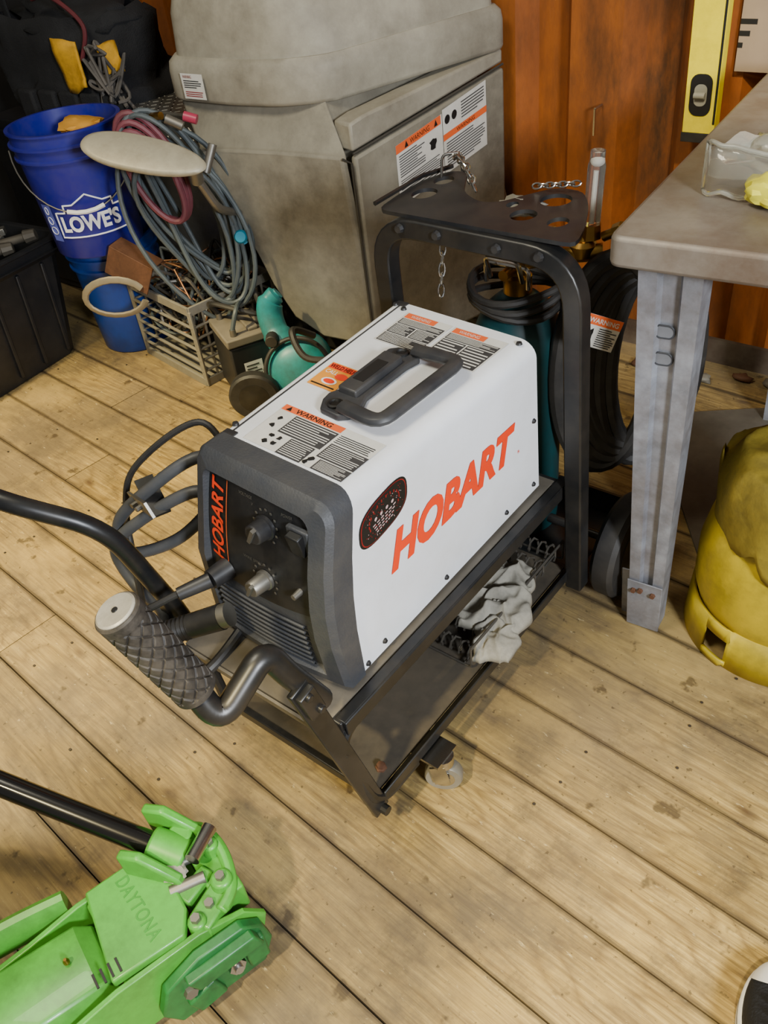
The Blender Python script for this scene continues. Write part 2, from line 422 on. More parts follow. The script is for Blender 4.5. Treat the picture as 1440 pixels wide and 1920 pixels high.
g.done('control_panel',PANEL,welder,label='black control panel with printed scales')
for i in range(8):
    c0=.07+i*.036
    g=G();g.grid(lambda u,v:fp(u,v,.0035),10,1,.13,.80,c0,c0+.020);g.done('vent_slot',VENT,welder)
    g=G();g.tube([fp(.13+.67*t/10,c0+.025,.006) for t in range(11)],.0022,6);g.done('vent_louver',BEZ,welder)
g=G()
g.text('HOBART',lambda u,v,h:fp(.235-v,.50+u,.0045+h),.41,.105,bold=.025,shear=.25)
g.mi=1;g.grid(lambda u,v:fp(u,v,.0042),1,10,.258,.264,.46,.92)
for (a,c,t) in ((.46,.87,'V'),(.36,.895,'VOLTAGE'),(.40,.60,'WIRE SPEED'),(.68,.885,'POWER')):
    g.mi=2;g.text(t,lambda u,v,h:fp(a+u,c+v,.0045),.02*len(t)*.75,.014)
for cx,cz in ((.57,.80),(.56,.53)):
    for k in range(11):
        t=math.radians(-130+26*k);u=.085*math.sin(t)*1.0;v=.08*math.cos(t)
        g.mi=2;g.box(fp(cx+u,cz+v,.0045),(.003,.0008,.003))
g.done('panel_print',[ORED,LORANGE,STEEL],welder,label='orange vertical lettering and white scale marks',fix=False)
def knob(a,cc,r,mat,pm,hh_=.022):
    p=fp(a,cc,.003);ax=V((0,-1,.12)).normalized()
    g=G();pr=[(r*1.15,0),(r*1.15,.004),(r,.005),(r*.92,hh_-.002),(r*.8,hh_),(0.001,hh_)]
    g.lathe(pr,p,ax,20);o=g.done('knob',mat,welder)
    g=G();q=p+ax*hh_;g.box(q,(r*.35,.008,r*1.7),Matrix.Rotation(.5,3,'Y'));g.done('knob_pointer',pm,o)
knob(.57,.80,.0150,BLACKP,STEEL,.024);knob(.56,.53,.0125,STEEL,STEEL,.028)
g=G();p=fp(.81,.79,.002);g.box(p,(.036,.008,.050));g.mi=1;g.box(p+V((0,-.006,.004)),(.022,.012,.034),Matrix.Rotation(.2,3,'X'));g.done('power_switch',[BEZ,INK],welder,label='black rocker switch',bevel=.002)
g=G();p=fp(.80,.55,.002);g.cyl(p,p+V((0,-.014,0)),.005,.004,12);g.done('toggle',STEEL,welder)
g=G();p=fp(.24,.46,.002);g.cyl(p,p+V((-.004,-.03,.0)),.016,.014,16);g.cyl(p+V((-.004,-.03,0)),p+V((-.026,-.07,-.005)),.011,.009,16);g.done('cable_connector',BLACKP,welder,label='black round trigger plug')
g=G()
g.text('HOBART',lambda u,v,h:sidem(.15+u,.405+v,.0005),.700,.225,bold=.046,shear=.30,sp=1.0)
g.text('R',lambda u,v,h:sidem(.862+u,.40+v,.0005),.012,.02)
g.done('brand_lettering',[ORED],welder,label='large slanted orange-red lettering',fix=False)
g=G()
SB,SCC,SW,SH,SK=.132,.78,.115,.105,.03
def oct_(s_):
    o=[]
    for i in range(40):
        t=2*math.pi*i/40;x=math.copysign(abs(math.cos(t))**.7,math.cos(t));y=math.copysign(abs(math.sin(t))**.7,math.sin(t))
        o.append((SB+s_*SW*x,SCC+s_*SH*y+x*SK*s_))
    return o
def sx_(x,y,h): return sidem(SB+SW*x,SCC+SH*y+SK*x,h)
for s_,h,mi in ((1,.0003,0),(.94,.0006,1),(.91,.0009,0)):
    g.mi=mi;g.poly([sidem(b,c,h) for b,c in oct_(s_)])
g.mi=1
for i in range(14):
    t=math.radians(200-17*i);g.box(sx_(.62*math.cos(t),.1+.62*math.sin(t),.0012),(.0006,.0018,.004))
for i in range(70): g.box(sx_(random.uniform(-.8,.8),random.uniform(-.8,.8),.0012),(.0005,.001,.001))
g.mi=2
for i in range(30): g.box(sx_(random.uniform(-.75,.75),random.uniform(-.75,.75),.0012),(.0005,.0008,.0008))
for i in range(4):
    g.poly([sx_(-.35+.23*i+.055*math.cos(t),.16+.085*math.sin(t),.0014) for t in [k*math.pi/4 for k in range(8)]])
for i in range(4):
    for j in range(6):
        x0=-.50+.05*i;w_=(1.0-.10*i)/6
        g.poly([sx_(x0+w_*(j+.15),-.10-.15*i,.0014),sx_(x0+w_*(j+.8),-.10-.15*i,.0014),sx_(x0+w_*(j+.8),-.04-.15*i,.0014),sx_(x0+w_*(j+.15),-.04-.15*i,.0014)])
g.done('oval_sticker',[INK,RED,mk('faded_pink_white','#c9a8a2',.5,var=.1)],welder,label='rounded black sticker with red gauge ring and small white print',fix=False)
def lines(g,mp,u0,v0,u1,v1,n,mi,h=.0008):
    g.mi=mi;dv=(v1-v0)/n
    for i in range(n):
        e=u1-(u1-u0)*random.choice((0,0,.05,.12,.3))
        c=v0+dv*(i+.5)
        g.poly([mp(u0,c-dv*.2,h),mp(e,c-dv*.2,h),mp(e,c+dv*.2,h),mp(u0,c+dv*.2,h)])
def rect(g,mp,u0,v0,u1,v1,mi,h): g.mi=mi;g.poly([mp(u0,v0,h),mp(u1,v0,h),mp(u1,v1,h),mp(u0,v1,h)])
LM=[LWHITE,LORANGE,LGREY,INK]
def blob(g,mp,u,v,ru,rv,h,n=8): g.poly([mp(u+ru*math.cos(t)*random.uniform(.5,1.2),v+rv*math.sin(t)*random.uniform(.5,1.2),h) for t in [k*2*math.pi/n for k in range(n)]])
g=G();rect(g,topm,.17,.02,.90,.235,0,.0003)
rect(g,topm,.17,.205,.62,.235,1,.0006)
g.mi=3;g.text('WARNING',lambda u,v,h:topm(.27+u,.209+v,.0009),.27,.022,bold=.01)
g.poly([topm(.20,.209,.0009),topm(.24,.209,.0009),topm(.22,.231,.0009)])
for (u0,v0,u1,v1) in ((.30,.105,.62,.20),(.64,.075,.90,.15),(.68,.02,.90,.07),(.42,.02,.60,.10)):
    rect(g,topm,u0,v0,u1,v1,2,.0005);lines(g,topm,u0+.01,v0+.004,u1-.01,v1-.004,8,0,.0008)
lines(g,topm,.64,.155,.88,.20,5,3)
for (u,v) in ((.23,.165),(.235,.12),(.36,.05),(.30,.045),(.36,.08),(.62,.035),(.635,.055),(.30,.08)):
    g.mi=3;blob(g,topm,u,v,.02,.012,.001)
g.done('warning_label',LM,welder,label='orange, white and black warning label',fix=False)
g=G();rect(g,topm,.17,.72,.50,.945,0,.0003);rect(g,topm,.52,.72,.88,.945,0,.0003)
rect(g,topm,.18,.905,.40,.94,1,.0006);rect(g,topm,.53,.905,.75,.94,1,.0006)
g.mi=0;g.text('WARNING',lambda u,v,h:topm(.22+u,.912+v,.0009),.14,.019);g.text('WARNING',lambda u,v,h:topm(.57+u,.912+v,.0009),.14,.019)
for (u0,v0,u1,v1) in ((.18,.86,.49,.90),(.18,.79,.33,.855),(.34,.79,.49,.855),(.18,.725,.49,.785),(.53,.86,.87,.90),(.53,.725,.69,.855),(.70,.725,.87,.855)):
    rect(g,topm,u0,v0,u1,v1,2,.0005);lines(g,topm,u0+.008,v0+.003,u1-.008,v1-.003,7,0,.0008)
g.done('instruction_label',LM,welder,label='grey instruction labels with orange strips',fix=False)
g=G();rect(g,topm,.12,.37,.325,.52,0,.0003);rect(g,topm,.125,.485,.32,.515,1,.0005)
g.mi=2;g.text('WELD HELP',lambda u,v,h:topm(.130+u,.489+v,.0008),.185,.022,bold=.01)
g.mi=3;g.text('CALL',lambda u,v,h:topm(.14+u,.455+v,.0008),.09,.02);g.mi=1;g.poly([topm(.27+.045*math.cos(t),.455+.018*math.sin(t),.0007) for t in [k*math.pi/8 for k in range(16)]])
g.mi=3;g.poly([topm(.23+.055*math.cos(t),.415+.020*math.sin(t),.0008) for t in [k*math.pi/8 for k in range(16)]])
g.mi=1;g.poly([topm(.23+.040*math.cos(t),.415+.013*math.sin(t),.0010) for t in [k*math.pi/8 for k in range(16)]])
lines(g,topm,.135,.375,.31,.392,1,2)
g.done('help_sticker',[LYELL,ORED,INK,INKW],welder,label='amber help-line sticker',fix=False)
g=G()
def tp(a,b,z): return bx(a,b,1)+V((0,0,z))
base=[(.355,.30),(.345,.34),(.375,.38),(.375,.60),(.35,.63),(.355,.67),(.40,.695),(.53,.705),(.575,.67),(.555,.61),(.555,.39),(.59,.34),(.585,.275),(.53,.25),(.40,.255)]
g.prism([(a,b) for a,b in base],lambda u,v,w:tp(u,v,w),.0,.010)
g.prism([(.39,.36),(.52,.36),(.52,.62),(.39,.62)],lambda u,v,w:tp(u,v,w),.008,.020)
hb=g.done('handle_base',HNDL,welder,bevel=.0025,label='dark grey plastic handle base plate')
g=G();g.prism([(.42,.42),(.495,.42),(.495,.56),(.42,.56)],lambda u,v,w:tp(u,v,w),.0195,.0206);g.done('base_recess',INK,hb)
for a,b in ((.46,.295),(.46,.66)):
    g=G();p=tp(a,b,.010);g.lathe([(.011,0),(.011,.003),(.008,.004),(.006,.0015),(.001,.0015)],p,(0,0,1),16);g.done('handle_screw',INK,hb)
g=G();g.tube(fillet([tp(.53,.285,.016),tp(.82,.265,.020),tp(.84,.685,.022),tp(.53,.685,.016)],.022,4),.0112,8,flat=(.72,1.12),up=(0,0,1))
g.done('carry_handle',HNDL,welder,label='dark grey folding carry handle',sharp=1.2,bevel=.001)

# ================================================================ CART
cart=thing('welding_cart','black tubular-steel welding cart with a tall rear hoop and lower tray','welding cart',(.12,.2,0))
YB=.47
g=G();g.tube(fillet([(-.045,YB,.10),(-.058,YB,.695),(.285,YB,.69),(.31,YB,.075)],.075,8),.0155,4,up=(0,1,0))
g.done('rear_hoop',BLACKM,cart,label='tall square-tube hoop',bevel=.003,sharp=.5)
for x,z in ((-.01,.695),(.06,.695),(.165,.692),(.235,.692)): g=G();g.cyl((x,YB-.016,z),(x,YB-.022,z),.008,.006,8);g.done('hoop_bolt',BLACKP,cart)
RACK=mk('rack_black','#242528',.42,metal=.2,var=.3,dirt='#444038',damt=.45,dscale=12)
g=G()
pl=[V((x,y,0)) for x,y in ((-.06,.465),(-.068,.53),(-.07,.60),(-.05,.655),(-.02,.66),(.005,.615),(.03,.575),(.075,.55),(.105,.562),(.125,.60),(.155,.648),(.20,.648),(.235,.60),(.27,.52),(.285,.465))]
pl=[(p.x,p.y) for p in fillet(pl,.02,3,True)]
g.plate([pl,circ(-.03,.550,.020,.024),circ(-.035,.612,.016,.020),circ(.165,.530,.020,.022),circ(.180,.600,.024,.026),circ(.225,.525,.015,.019),circ(.128,.560,.009,.012)],lambda x,y,z:(x,y,.711+z),.006)
g.done('rack_plate',RACK,cart,label='black plate with round gas bottle cut-outs',sharp=.5)
g=G();g.tube([(-.068,.47,.72),(-.072,.60,.72),(-.05,.66,.72)],.004,6);g.done('plate_lip',BLACKM,cart)
for x in (-.020,.270): g=G();g.box((x,.19,.287),(.018,.60,.014));g.box((x+(.009 if x>.1 else -.009),.19,.281),(.004,.60,.026));g.done('upper_rail',BLACKM,cart,bevel=.002)
for y in (-.105,.47): g=G();g.box((.125,y,.283),(.30,.018,.020));g.done('cross_rail',BLACKM,cart,bevel=.002)
g=G();g.box((.125,.17,.2915),(.268,.60,.005));g.box((.125,-.13,.280),(.268,.004,.028),Matrix.Rotation(.3,3,'X'))
g.done('upper_shelf',SHEET,cart,label='dusty grey sheet-metal shelf')
g=G();g.tube(fillet([(.272,-.02,.276),(.272,-.125,.272),(.285,-.112,.17),(.290,-.09,.088),(.290,.0,.086)],.045,6),.009,10);g.done('front_strut',BLACKM,cart)
g=G();g.tube(fillet([(-.02,-.02,.276),(-.02,-.105,.272),(-.02,-.095,.17),(-.02,-.09,.088),(-.02,.0,.086)],.035,6),.009,10);g.done('front_strut',BLACKM,cart)
for x in (-.035,.290): g=G();g.box((x,.20,.094),(.014,.56,.012));g.box((x+(.006 if x>.1 else -.006),.20,.100),(.004,.56,.022));g.done('tray_rail',BLACKM,cart,bevel=.002)
for y in (-.078,.478): g=G();g.box((.128,y,.089),(.33,.016,.018));g.done('cross_rail',BLACKM,cart,bevel=.002)
g=G();g.box((.128,.20,.098),(.306,.55,.005));g.done('lower_tray',TRAYM,cart,label='scuffed grey-brown tray panel')
for x,y in ((.262,-.045),(-.01,-.045)):
    g=G();g.lathe([(.009,0),(.009,.003),(.0065,.004),(.0065,.009),(.001,.010)],(x,y,.1005),(0,0,1),6);g.done('tray_bolt',RUST,cart)
g=G();g.bar((.283,-.172,.435),(.290,-.086,.072),.030,.009,up=(1,0,0))
g.done('handle_bracket',BLACKM,cart,label='slanted flat steel handle bracket',bevel=.002)
g=G();g.cyl((.277,-.086,.078),(.304,-.086,.078),.008,seg=10);g.done('pivot_bolt',BLACKM,cart)
g=G();g.box((.290,-.163,.405),(.012,.026,.050),Matrix.Rotation(.24,3,'X'));g.cyl((.27,-.155,.388),(.301,-.155,.388),.006,seg=8);g.cyl((.27,-.168,.422),(.300,-.168,.422),.006,seg=8);g.done('clamp_block',BLACKM,cart,bevel=.002)
g=G();g.box((.255,-.128,.272),(.07,.006,.05),rz(-.3)@Matrix.Rotation(.5,3,'X'));g.done('corner_plate',BLACKM,cart,bevel=.002)
g=G();g.box((-.03,-.12,.33),(.03,.02,.07));g.done('corner_plate',BLACKM,cart,bevel=.002)
A=V((.230,-.262,.492));Bp=V((.2065,-.296,.624));ax=(Bp-A).normalized()
g=G();g.tube(fillet([(.276,-.135,.37),(.270,-.172,.455),(.262,-.185,.498),(.256,-.262,.452),A+ax*.01],.035,8),.0155,14)
g.done('handle_tube',BLACKM,cart,label='black bent handle tube')
g=G();Ln=(Bp-A).length
rr=[];F=frame(ax);seg=160;nr=130
for i in range(nr+1):
    t=i/nr;ring=[]
    for j in range(seg):
        th=2*math.pi*j/seg
        u=th/(2*math.pi)*9;v=t*7
        d=max(abs(((u+v)%1)-.5),abs(((u-v)%1)-.5))
        r=.0228+.0020*max(0,min(1,(.45-d)/.05))
        if t<.05 or t>.95: r=.0250
        ring.append(A+ax*(t*Ln)+F@V((r*math.cos(th),r*math.sin(th),0)))
    rr.append(ring)
g.rings(rr,cap=False)
g.lathe([(.0250,0),(.0252,.004),(.0235,.0065),(.021,.0065)],Bp,ax,40,cap=False)
gr=g.done('handle_grip',GRIPM,cart,label='diamond-textured black rubber grip',sharp=.6)
g=G();g.lathe([(.0220,.002),(.0220,.0075),(.020,.009),(.006,.0082),(.001,.0082)],Bp,ax,40);g.mi=1;g.lathe([(.0035,.0083),(.0033,.0092),(.0005,.0092)],Bp,ax,16)
g.done('grip_cap',[mk('worn_metal_cap','#b5b1a6',.45,metal=.3,var=.15,dirt='#7b7568',damt=.5,dscale=30),INK],gr,label='worn metal grip end cap')
g=G();g.tube(fillet([(-.020,-.105,.25),(-.020,-.112,.33),(-.034,-.165,.53),(-.115,-.245,.60),(-.24,-.27,.625),(-.36,-.27,.66)],.05,7),.0130,14)
g.done('handle_tube',BLACKM,cart,label='black bent handle tube')
g=G();g.bar((-.075,-.06,.46),(-.135,-.035,.485),.028,.005);g.done('cable_hook',BLACKM,cart,label='black cable hanger plate')
g=G();g.bar((-.150,-.055,.455),(-.03,-.10,.515),.024,.004,up=(0,1,0))
for k in range(3): g.cyl((-.14+.03*k,-.062-.011*k,.461+.014*k),(-.14+.03*k,-.07-.011*k,.461+.014*k),.004,seg=8)
g.done('cable_hanger',STEEL,cart,label='steel cable hanger strip')
def wheel(name,c,ax,r,w,par,mats=(RUBBER,STEEL)):
    g=G();a=V(ax).normalized();c=V(c)
    g.mi=0;g.lathe([(r*.62,-w/2),(r*.92,-w/2),(r,-w*.32),(r,w*.32),(r*.92,w/2),(r*.62,w/2)],c,a,32)
    g.mi=1;g.lathe([(r*.6,-w*.35),(r*.6,w*.52),(r*.3,w*.56),(r*.15,w*.62),(.0005,w*.62)],c,a,24)
    g.lathe([(r*.6,w*.35),(r*.6,-w*.52),(r*.3,-w*.56),(r*.15,-w*.62),(.0005,-w*.62)],c,a,24)
    return g.done(name,list(mats),par)
WC=mk('worn_caster','#8a877c',.4,metal=.4,var=.2)
for cx,cy in ((.315,.035),(-.03,.035)):
    o=wheel('caster_wheel',(cx,cy,.031),(.5,-.85,0),.030,.022,cart,(WC,CHROME))
    g=G();g.box((cx-.02,cy,.080),(.06,.05,.005));g.cyl((cx,cy,.062),(cx,cy,.080),.018,seg=16)
    for s_ in (-1,1): g.bar((cx+.008*s_,cy-.0145*s_,.028),(cx+.008*s_-.006,cy-.0145*s_-.003,.068),.024,.003,up=(.5,-.85,0))
    g.done('caster_fork',CHROME,cart)
for cx in (-.075,.345): wheel('rear_wheel',(cx,.585,.10),(1,0,0),.10,.045,cart,(RUBBER,BLACKM))
g=G();g.cyl((-.10,.585,.10),(.37,.585,.10),.009);g.box((.125,.585,.068),(.33,.20,.006));g.box((.125,.685,.095),(.33,.006,.055));g.done('bottle_platform',BLACKM,cart)
def chain(g,p0,p1,n,sag,r=.007,w=.0018):
    p0=V(p0);p1=V(p1)
    for i in range(n):
        t=(i+.5)/n;c=p0.lerp(p1,t)-V((0,0,sag*4*t*(1-t)));t2=min(1,t+.02);c2=p0.lerp(p1,t2)-V((0,0,sag*4*t2*(1-t2)))
        d=(c2-c).normalized();s_=d.orthogonal().normalized();s_.rotate(Matrix.Rotation(math.pi/2*(i%2),3,d))
        L_=(p1-p0).length/n*.66+.001
        pts=[c+d*(L_*math.cos(k*math.pi/5))+s_*(r*.6*math.sin(k*math.pi/5)) for k in range(10)]
        g.tube(pts,w,6,closed=True)
g=G();chain(g,(-.03,.64,.745),(.055,.57,.722),8,-.012,.010,.0018);g.tube(fillet([(-.045,.62,.715),(-.045,.625,.75),(-.02,.645,.75),(-.02,.645,.72)],.01),.0025,8);g.done('safety_chain',CHROME,cart,label='bright steel bottle chain')
g=G();chain(g,(.045,.495,.70),(.045,.475,.585),7,0,.008,.0016);g.done('hanging_chain',CHROME,cart,label='short hanging steel chain')
g=G();chain(g,(.13,.62,.722),(.20,.635,.730),7,.0,.008,.0015);g.done('safety_chain',CHROME,cart,label='bright steel bottle chain')
g=G();g.ball((.125,.590,.700),.026,(1.5,1,.5),3,.5,3);top(g.done('rag_wad',RAG,sharp=3),'grey rag tucked around the cylinder valve','rag')

g=G()
pts=[(.035,-.135,.425),(-.01,-.18,.40),(-.05,-.15,.37),(-.13,-.10,.36),(-.17,-.06,.43),(-.15,-.03,.50),(-.07,.04,.56),(-.02,.05,.50),(-.03,.12,.42),(-.03,.20,.36)]
g.tube(spline(pts,10),.0050,10)
top(g.done('trigger_cable',RUBBER),'thin black cable plugged into the welding machine front','cable')
g=G();pts=[(-.025,.12,.34),(-.03,.06,.48),(-.05,.01,.525),(-.10,-.05,.49),(-.155,-.085,.43),(-.15,-.09,.375),(-.08,-.045,.40),(-.030,.00,.46),(-.045,-.02,.485),(-.11,-.07,.445),(-.155,-.105,.395),(-.12,-.115,.345),(-.05,-.125,.335),(.0,-.165,.345)]
g.tube(spline(pts,10),.0092,12)
top(g.done('welding_gun_cable',mk('grey_black_cable','#424447',.5,var=.2,dirt='#5d5850',damt=.45,dscale=12)),'thick dark grey welding gun cable looped over the cart hook','cable')
a=V((.085,-.115,.390));b=V((-.010,-.180,.350));d=(b-a).normalized();e0=a+d*.115
g=G();g.cyl(a,a+d*.05,.0185,.0175,18);pr=[]
for i in range(21): pr.append((.0178 if i%2 else .0142,.045+i*.0035))
g.lathe(pr,a,d,18);g.mi=1;g.cyl(a-d*.012,a+d*.014,.0172,seg=18)
g.mi=0;g.tube(spline([e0-d*.01,e0+d*.02,e0+V((-.0,-.02,-.05)),e0+V((.06,.02,-.06)),(.05,-.05,.31)],8),.008,10)
g.done('gun_plug',[BLACKP,STEEL],welder,label='ribbed strain relief of the gun cable')

# ---- things on lower tray
g=G()
for i in range(7):
    y=.20+.042*i
    pts=[V((.06+.215*k/79,y+.010*math.sin(k*1.0),.125+.016*math.cos(k*1.0)+.004*i)) for k in range(80)]
    g.tube(pts,.0020,5)
for x in (.08,.16,.26): g.tube([(x,.18,.112),(x,.48,.118)],.002,6)
for x in (.07,.275): g.tube([(x,.18,.155),(x,.48,.158)],.0024,6)
for y in (.18,.28,.38,.48): g.tube(fillet([(.07,y,.156),(.07,y,.112),(.275,y,.112),(.275,y,.157)],.01),.0022,6)
top(g.done('wire_basket',mk('wire_grey','#57534c',.4,metal=.5,var=.2)),'dark coiled wire rack lying on the lower tray','wire rack')
def crumple(name,p0,p1,wd,amp,seed,label,cat,n=60):
    g=G();p0=V(p0);p1=V(p1);L_=p1-p0;s_=L_.cross(V((0,0,1))).normalized()
    def fn(u,v):
        q=V((u*2.0+seed,v*2.6,seed));r1=1-abs(noise.noise(q*1.3))*2;r2=1-abs(noise.noise(q*2.6+V((5,2,1))))*2
        edge=max(0,1-abs(2*u-1)**5)**.5*max(0,1-abs(2*v-1)**6)**.5
        w=wd*(.9+.5*noise.noise(V((v*3,seed,1))))
        return p0+L_*(v+.07*noise.noise(q*1.5))+s_*((u-.5)*w+.014*noise.noise(q*2+V((0,0,7))))+V((0,0,edge*amp*(.3+.45*r1+.25*r2)-.004*(1-edge)))
    g.grid(fn,n,n)
    return top(g.done(name,RAG,sharp=3,solid=.002),label,cat)
crumple('shop_rag',(.222,.390,.150),(.266,.245,.134),.115,.036,3.3,'crumpled grey-white cotton rag on the wire rack','rag')
crumple('work_glove',(.248,.300,.145),(.300,.205,.120),.075,.026,8.1,'dirty off-white work glove draped over the tray edge','glove',40)

# ================================================================ gas bottle + regulator
gas=thing('gas_cylinder','teal shielding gas cylinder standing at the back of the cart','gas cylinder',(.115,.60,.072))
g=G();g.lathe([(.06,0),(.074,.004),(.076,.02),(.076,.39),(.072,.425),(.058,.455),(.036,.475),(.024,.483)],(.115,.595,.072),(0,0,1),40)
g.done('body',TEAL,gas)
g=G();g.lathe([(.024,0),(.024,.03),(.016,.034),(.016,.06)],(.115,.595,.553),(0,0,1),20);g.cyl((.115,.595,.60),(.115,.55,.60),.009);g.cyl((.115,.595,.60),(.17,.62,.61),.009);g.cyl((.115,.595,.61),(.115,.595,.65),.018,.018,8);
g.done('valve',BRASS,gas)
g=G();g.tube(fillet([(.07,.57,.575),(.07,.57,.61),(.15,.57,.61),(.15,.57,.575)],.01),.004,8);g.tube(fillet([(.085,.56,.59),(.085,.545,.63),(.145,.545,.63),(.145,.56,.59)],.01),.004,8)
g.done('valve_guard',CHROME,gas)
reg=thing('gas_regulator','brass regulator with a clear flow tube on the gas cylinder','regulator',(.20,.63,.62))
g=G();g.cyl((.165,.62,.615),(.235,.655,.62),.014);g.lathe([(.018,-.01),(.022,-.005),(.022,.012),(.014,.018)],(.205,.645,.62),(0,0,1),24)
g.cyl((.205,.645,.625),(.213,.66,.655),.012);g.cyl((.235,.655,.645),(.262,.655,.66),.008);g.lathe([(.013,0),(.013,.014),(.01,.018)],(.255,.655,.655),(.6,0,.35),8)
g.cyl((.213,.655,.64),(.213,.655,.662),.017,.015,8)
g.done('brass_body',BRASS,reg)
g=G();g.lathe([(.013,0),(.0135,.004),(.0135,.09),(.011,.10),(.011,.112)],(.213,.655,.662),(0.05,0,1),20);g.done('flow_tube',CLEAR,reg,label='clear plastic flow tube')
g=G();g.cyl((.213,.655,.664),(.217,.655,.745),.003,seg=8);g.ball((.2185,.655,.758),.009,(1,1,.8),2);g.done('float_rod',RWHITE,reg)
g=G();g.lathe([(.022,0),(.026,.004),(.026,.018),(.022,.022)],(.165,.60,.64),(.4,-.6,.7),24);g.done('pressure_gauge',CHROME,reg)
g=G();
for i in range(3):
    pts=[V((.115+.078*math.cos(t),.59+.07*math.sin(t),.545+.013*i+.008*math.sin(2*t+i))) for t in [2*math.pi*k/24 for k in range(24)]]
    g.tube(pts,.0065,8,closed=True)
top(g.done('coiled_cord',RUBBER),'black cord coiled around the neck of the gas cylinder','cord')
hs=thing('gas_hose','heavy black hose loop hanging beside the gas cylinder','hose',(.28,.62,.4))
g=G()
for i in range(6):
    c=V((.262+.008*i,.64+.01*i,.42));rx=.085-.004*(i%3);rz_=.20-.012*(i%4)
    d=V((.72,.69,0)).normalized()
    pts=[c+d*(rx*math.cos(t)+.004*i)+V((0,0,rz_*math.sin(t))) for t in [2*math.pi*k/36 for k in range(36)]]
    g.tube(pts,.016,10,closed=True)
g.done('hose_loop',RUBBER,hs)
def plan(p,u,v):
    p=V(p);u=V(u);v=V(v);n=u.cross(v).normalized()
    return lambda a,b,h=0:p+u*a+v*b+n*h
cc=V((.296,.530,.552));uu=V((.80,.42,-.30)).normalized()*.058;vv=V((.34,-.20,.9)).normalized()*.070
mp=plan(cc-uu*.5-vv*.5,uu,vv)
g=G();rect(g,mp,0,0,1,1,0,.0);rect(g,mp,0,.70,1,1,1,.0004);g.mi=0;g.text('WARNING',lambda u,v,h:mp(.14+u,.77+v,.0008),.78,.15,bold=.02)
lines(g,mp,.48,.05,.95,.66,9,3);g.mi=3;blob(g,mp,.25,.38,.16,.24,.0008,12)
g.done('warning_tag',LM,hs,label='creased white and orange warning tag',fix=False)

# ================================================================ workbench
tb=thing('workbench','grey steel workbench with worn top and folded sheet-metal leg','workbench',(.8,.9,0))
ty=math.radians(5.5);U=V((math.cos(ty),math.sin(ty),0));Vv=V((-math.sin(ty),math.cos(ty),0));TO=V((.348,.428,0))
def tbp(u,v,z): return TO+U*u+Vv*v+V((0,0,z))
g=G()
r=.018;pl=[]
for cx,cy,a0 in ((r,r,180),(1.1,r,270),(1.1,.86,0),(r,.86,90)):
    for k in range(6): t=math.radians(a0+18*k);pl.append((cx+r*math.cos(t),cy+r*math.sin(t)))
g.prism(pl,lambda u,v,w:tbp(u,v,w),.708,.75)
g.done('bench_top',TTOP,tb,label='scratched grey steel top with rust stains',bevel=.006)
def leg(p_t,p_b):
    g=G()
    def sec(o,w,d,t):
        return [(o+U*a+Vv*b_) for a,b_ in ((0,d),(0,0),(w*.30,0),(w*.36,.010),(w*.64,.010),(w*.70,0),(w,0),(w,d),(w-t,d),(w-t,t),(w*.70,t),(w*.62,.010+t),(w*.38,.010+t),(w*.30,t),(t,t),(t,d))]
    g.rings([sec(V(p_t),.086,.05,.003),sec(V(p_t).lerp(V(p_b),.5),.070,.045,.003),sec(V(p_b),.054,.04,.003)])
    return g
LT=V((.376,.466,.705));LB=V((.400,.505,0))
g=leg(LT,LB);o=g.done('bench_leg',GALV,tb,label='pressed galvanised steel leg',sharp=.3)
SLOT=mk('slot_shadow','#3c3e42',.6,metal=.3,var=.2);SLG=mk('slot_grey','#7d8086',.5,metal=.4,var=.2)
for z,a in ((.605,.46),(.562,.45)):
    p=LT.lerp(LB,(.705-z)/.705)+U*(.080*a)+Vv*(.0075)
    w,h=.014,.0095;pts=[]
    for k in range(20):
        t=2*math.pi*k/20;x=(w-h)*(1 if math.cos(t)>0 else -1)+h*math.cos(t);pts.append(p+U*x+V((0,0,h*math.sin(t)))-Vv*.001)
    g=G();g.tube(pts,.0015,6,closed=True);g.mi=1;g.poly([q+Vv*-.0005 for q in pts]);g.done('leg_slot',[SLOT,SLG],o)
g=G();q0=LB-Vv*.002;q1=LB.lerp(LT,.16)-Vv*.002
g.rings([[q0+U*-.002,q0+U*.056,q1+U*.060,q1+U*-.002],[x-Vv*.003 for x in (q0+U*-.002,q0+U*.056,q1+U*.060,q1+U*-.002)]])
g.bar(LB+U*-.001+Vv*.02,LB.lerp(LT,.16)+U*-.001+Vv*.02,.003,.038,up=U)
o2=g.done('leg_foot',GALV,o,bevel=.001)
for x,zf in ((.010,.13),(.022,.135),(.044,.13)):
    g=G();q=LB.lerp(LT,zf)+U*x-Vv*.005;g.cyl(q,q-Vv*.006,.0050,.0045,6);g.done('foot_bolt',RUST,o)
for q in ((.365,1.22),(1.35,1.30),(1.38,.56)):
    g=leg((q[0],q[1],.705),(q[0]+.02,q[1]+.02,0));g.done('bench_leg',GALV,tb,label='pressed galvanised steel leg',sharp=.3)
gg=thing('safety_goggles','clear plastic safety goggles with yellow parts on the workbench','safety goggles',(.47,.66,.75))
c=V((.460,.650,.783))
def gsh(u,v,k=1):
    t=(u-.5)*2.8
    x=math.sin(t)*.076*k;y=-math.cos(t)*.050*k-.014*math.sin(math.pi*v)+.004*noise.noise(V((u*6,v*5,2)))
    zz=(v-.5)*.062*(1-.35*math.exp(-(u-.5)**2*90))
    return c+rz(.5)@V((x,y,zz+.004+.006*noise.noise(V((u*7,v*4,9)))))
g=G();g.grid(gsh,30,10);g.done('lens',CLEAR,gg,solid=.003,label='clear wrap-around lens',sharp=3)
MILK=mk('milky_plastic','#e2e0d0',.15,var=.05,trans=.75)
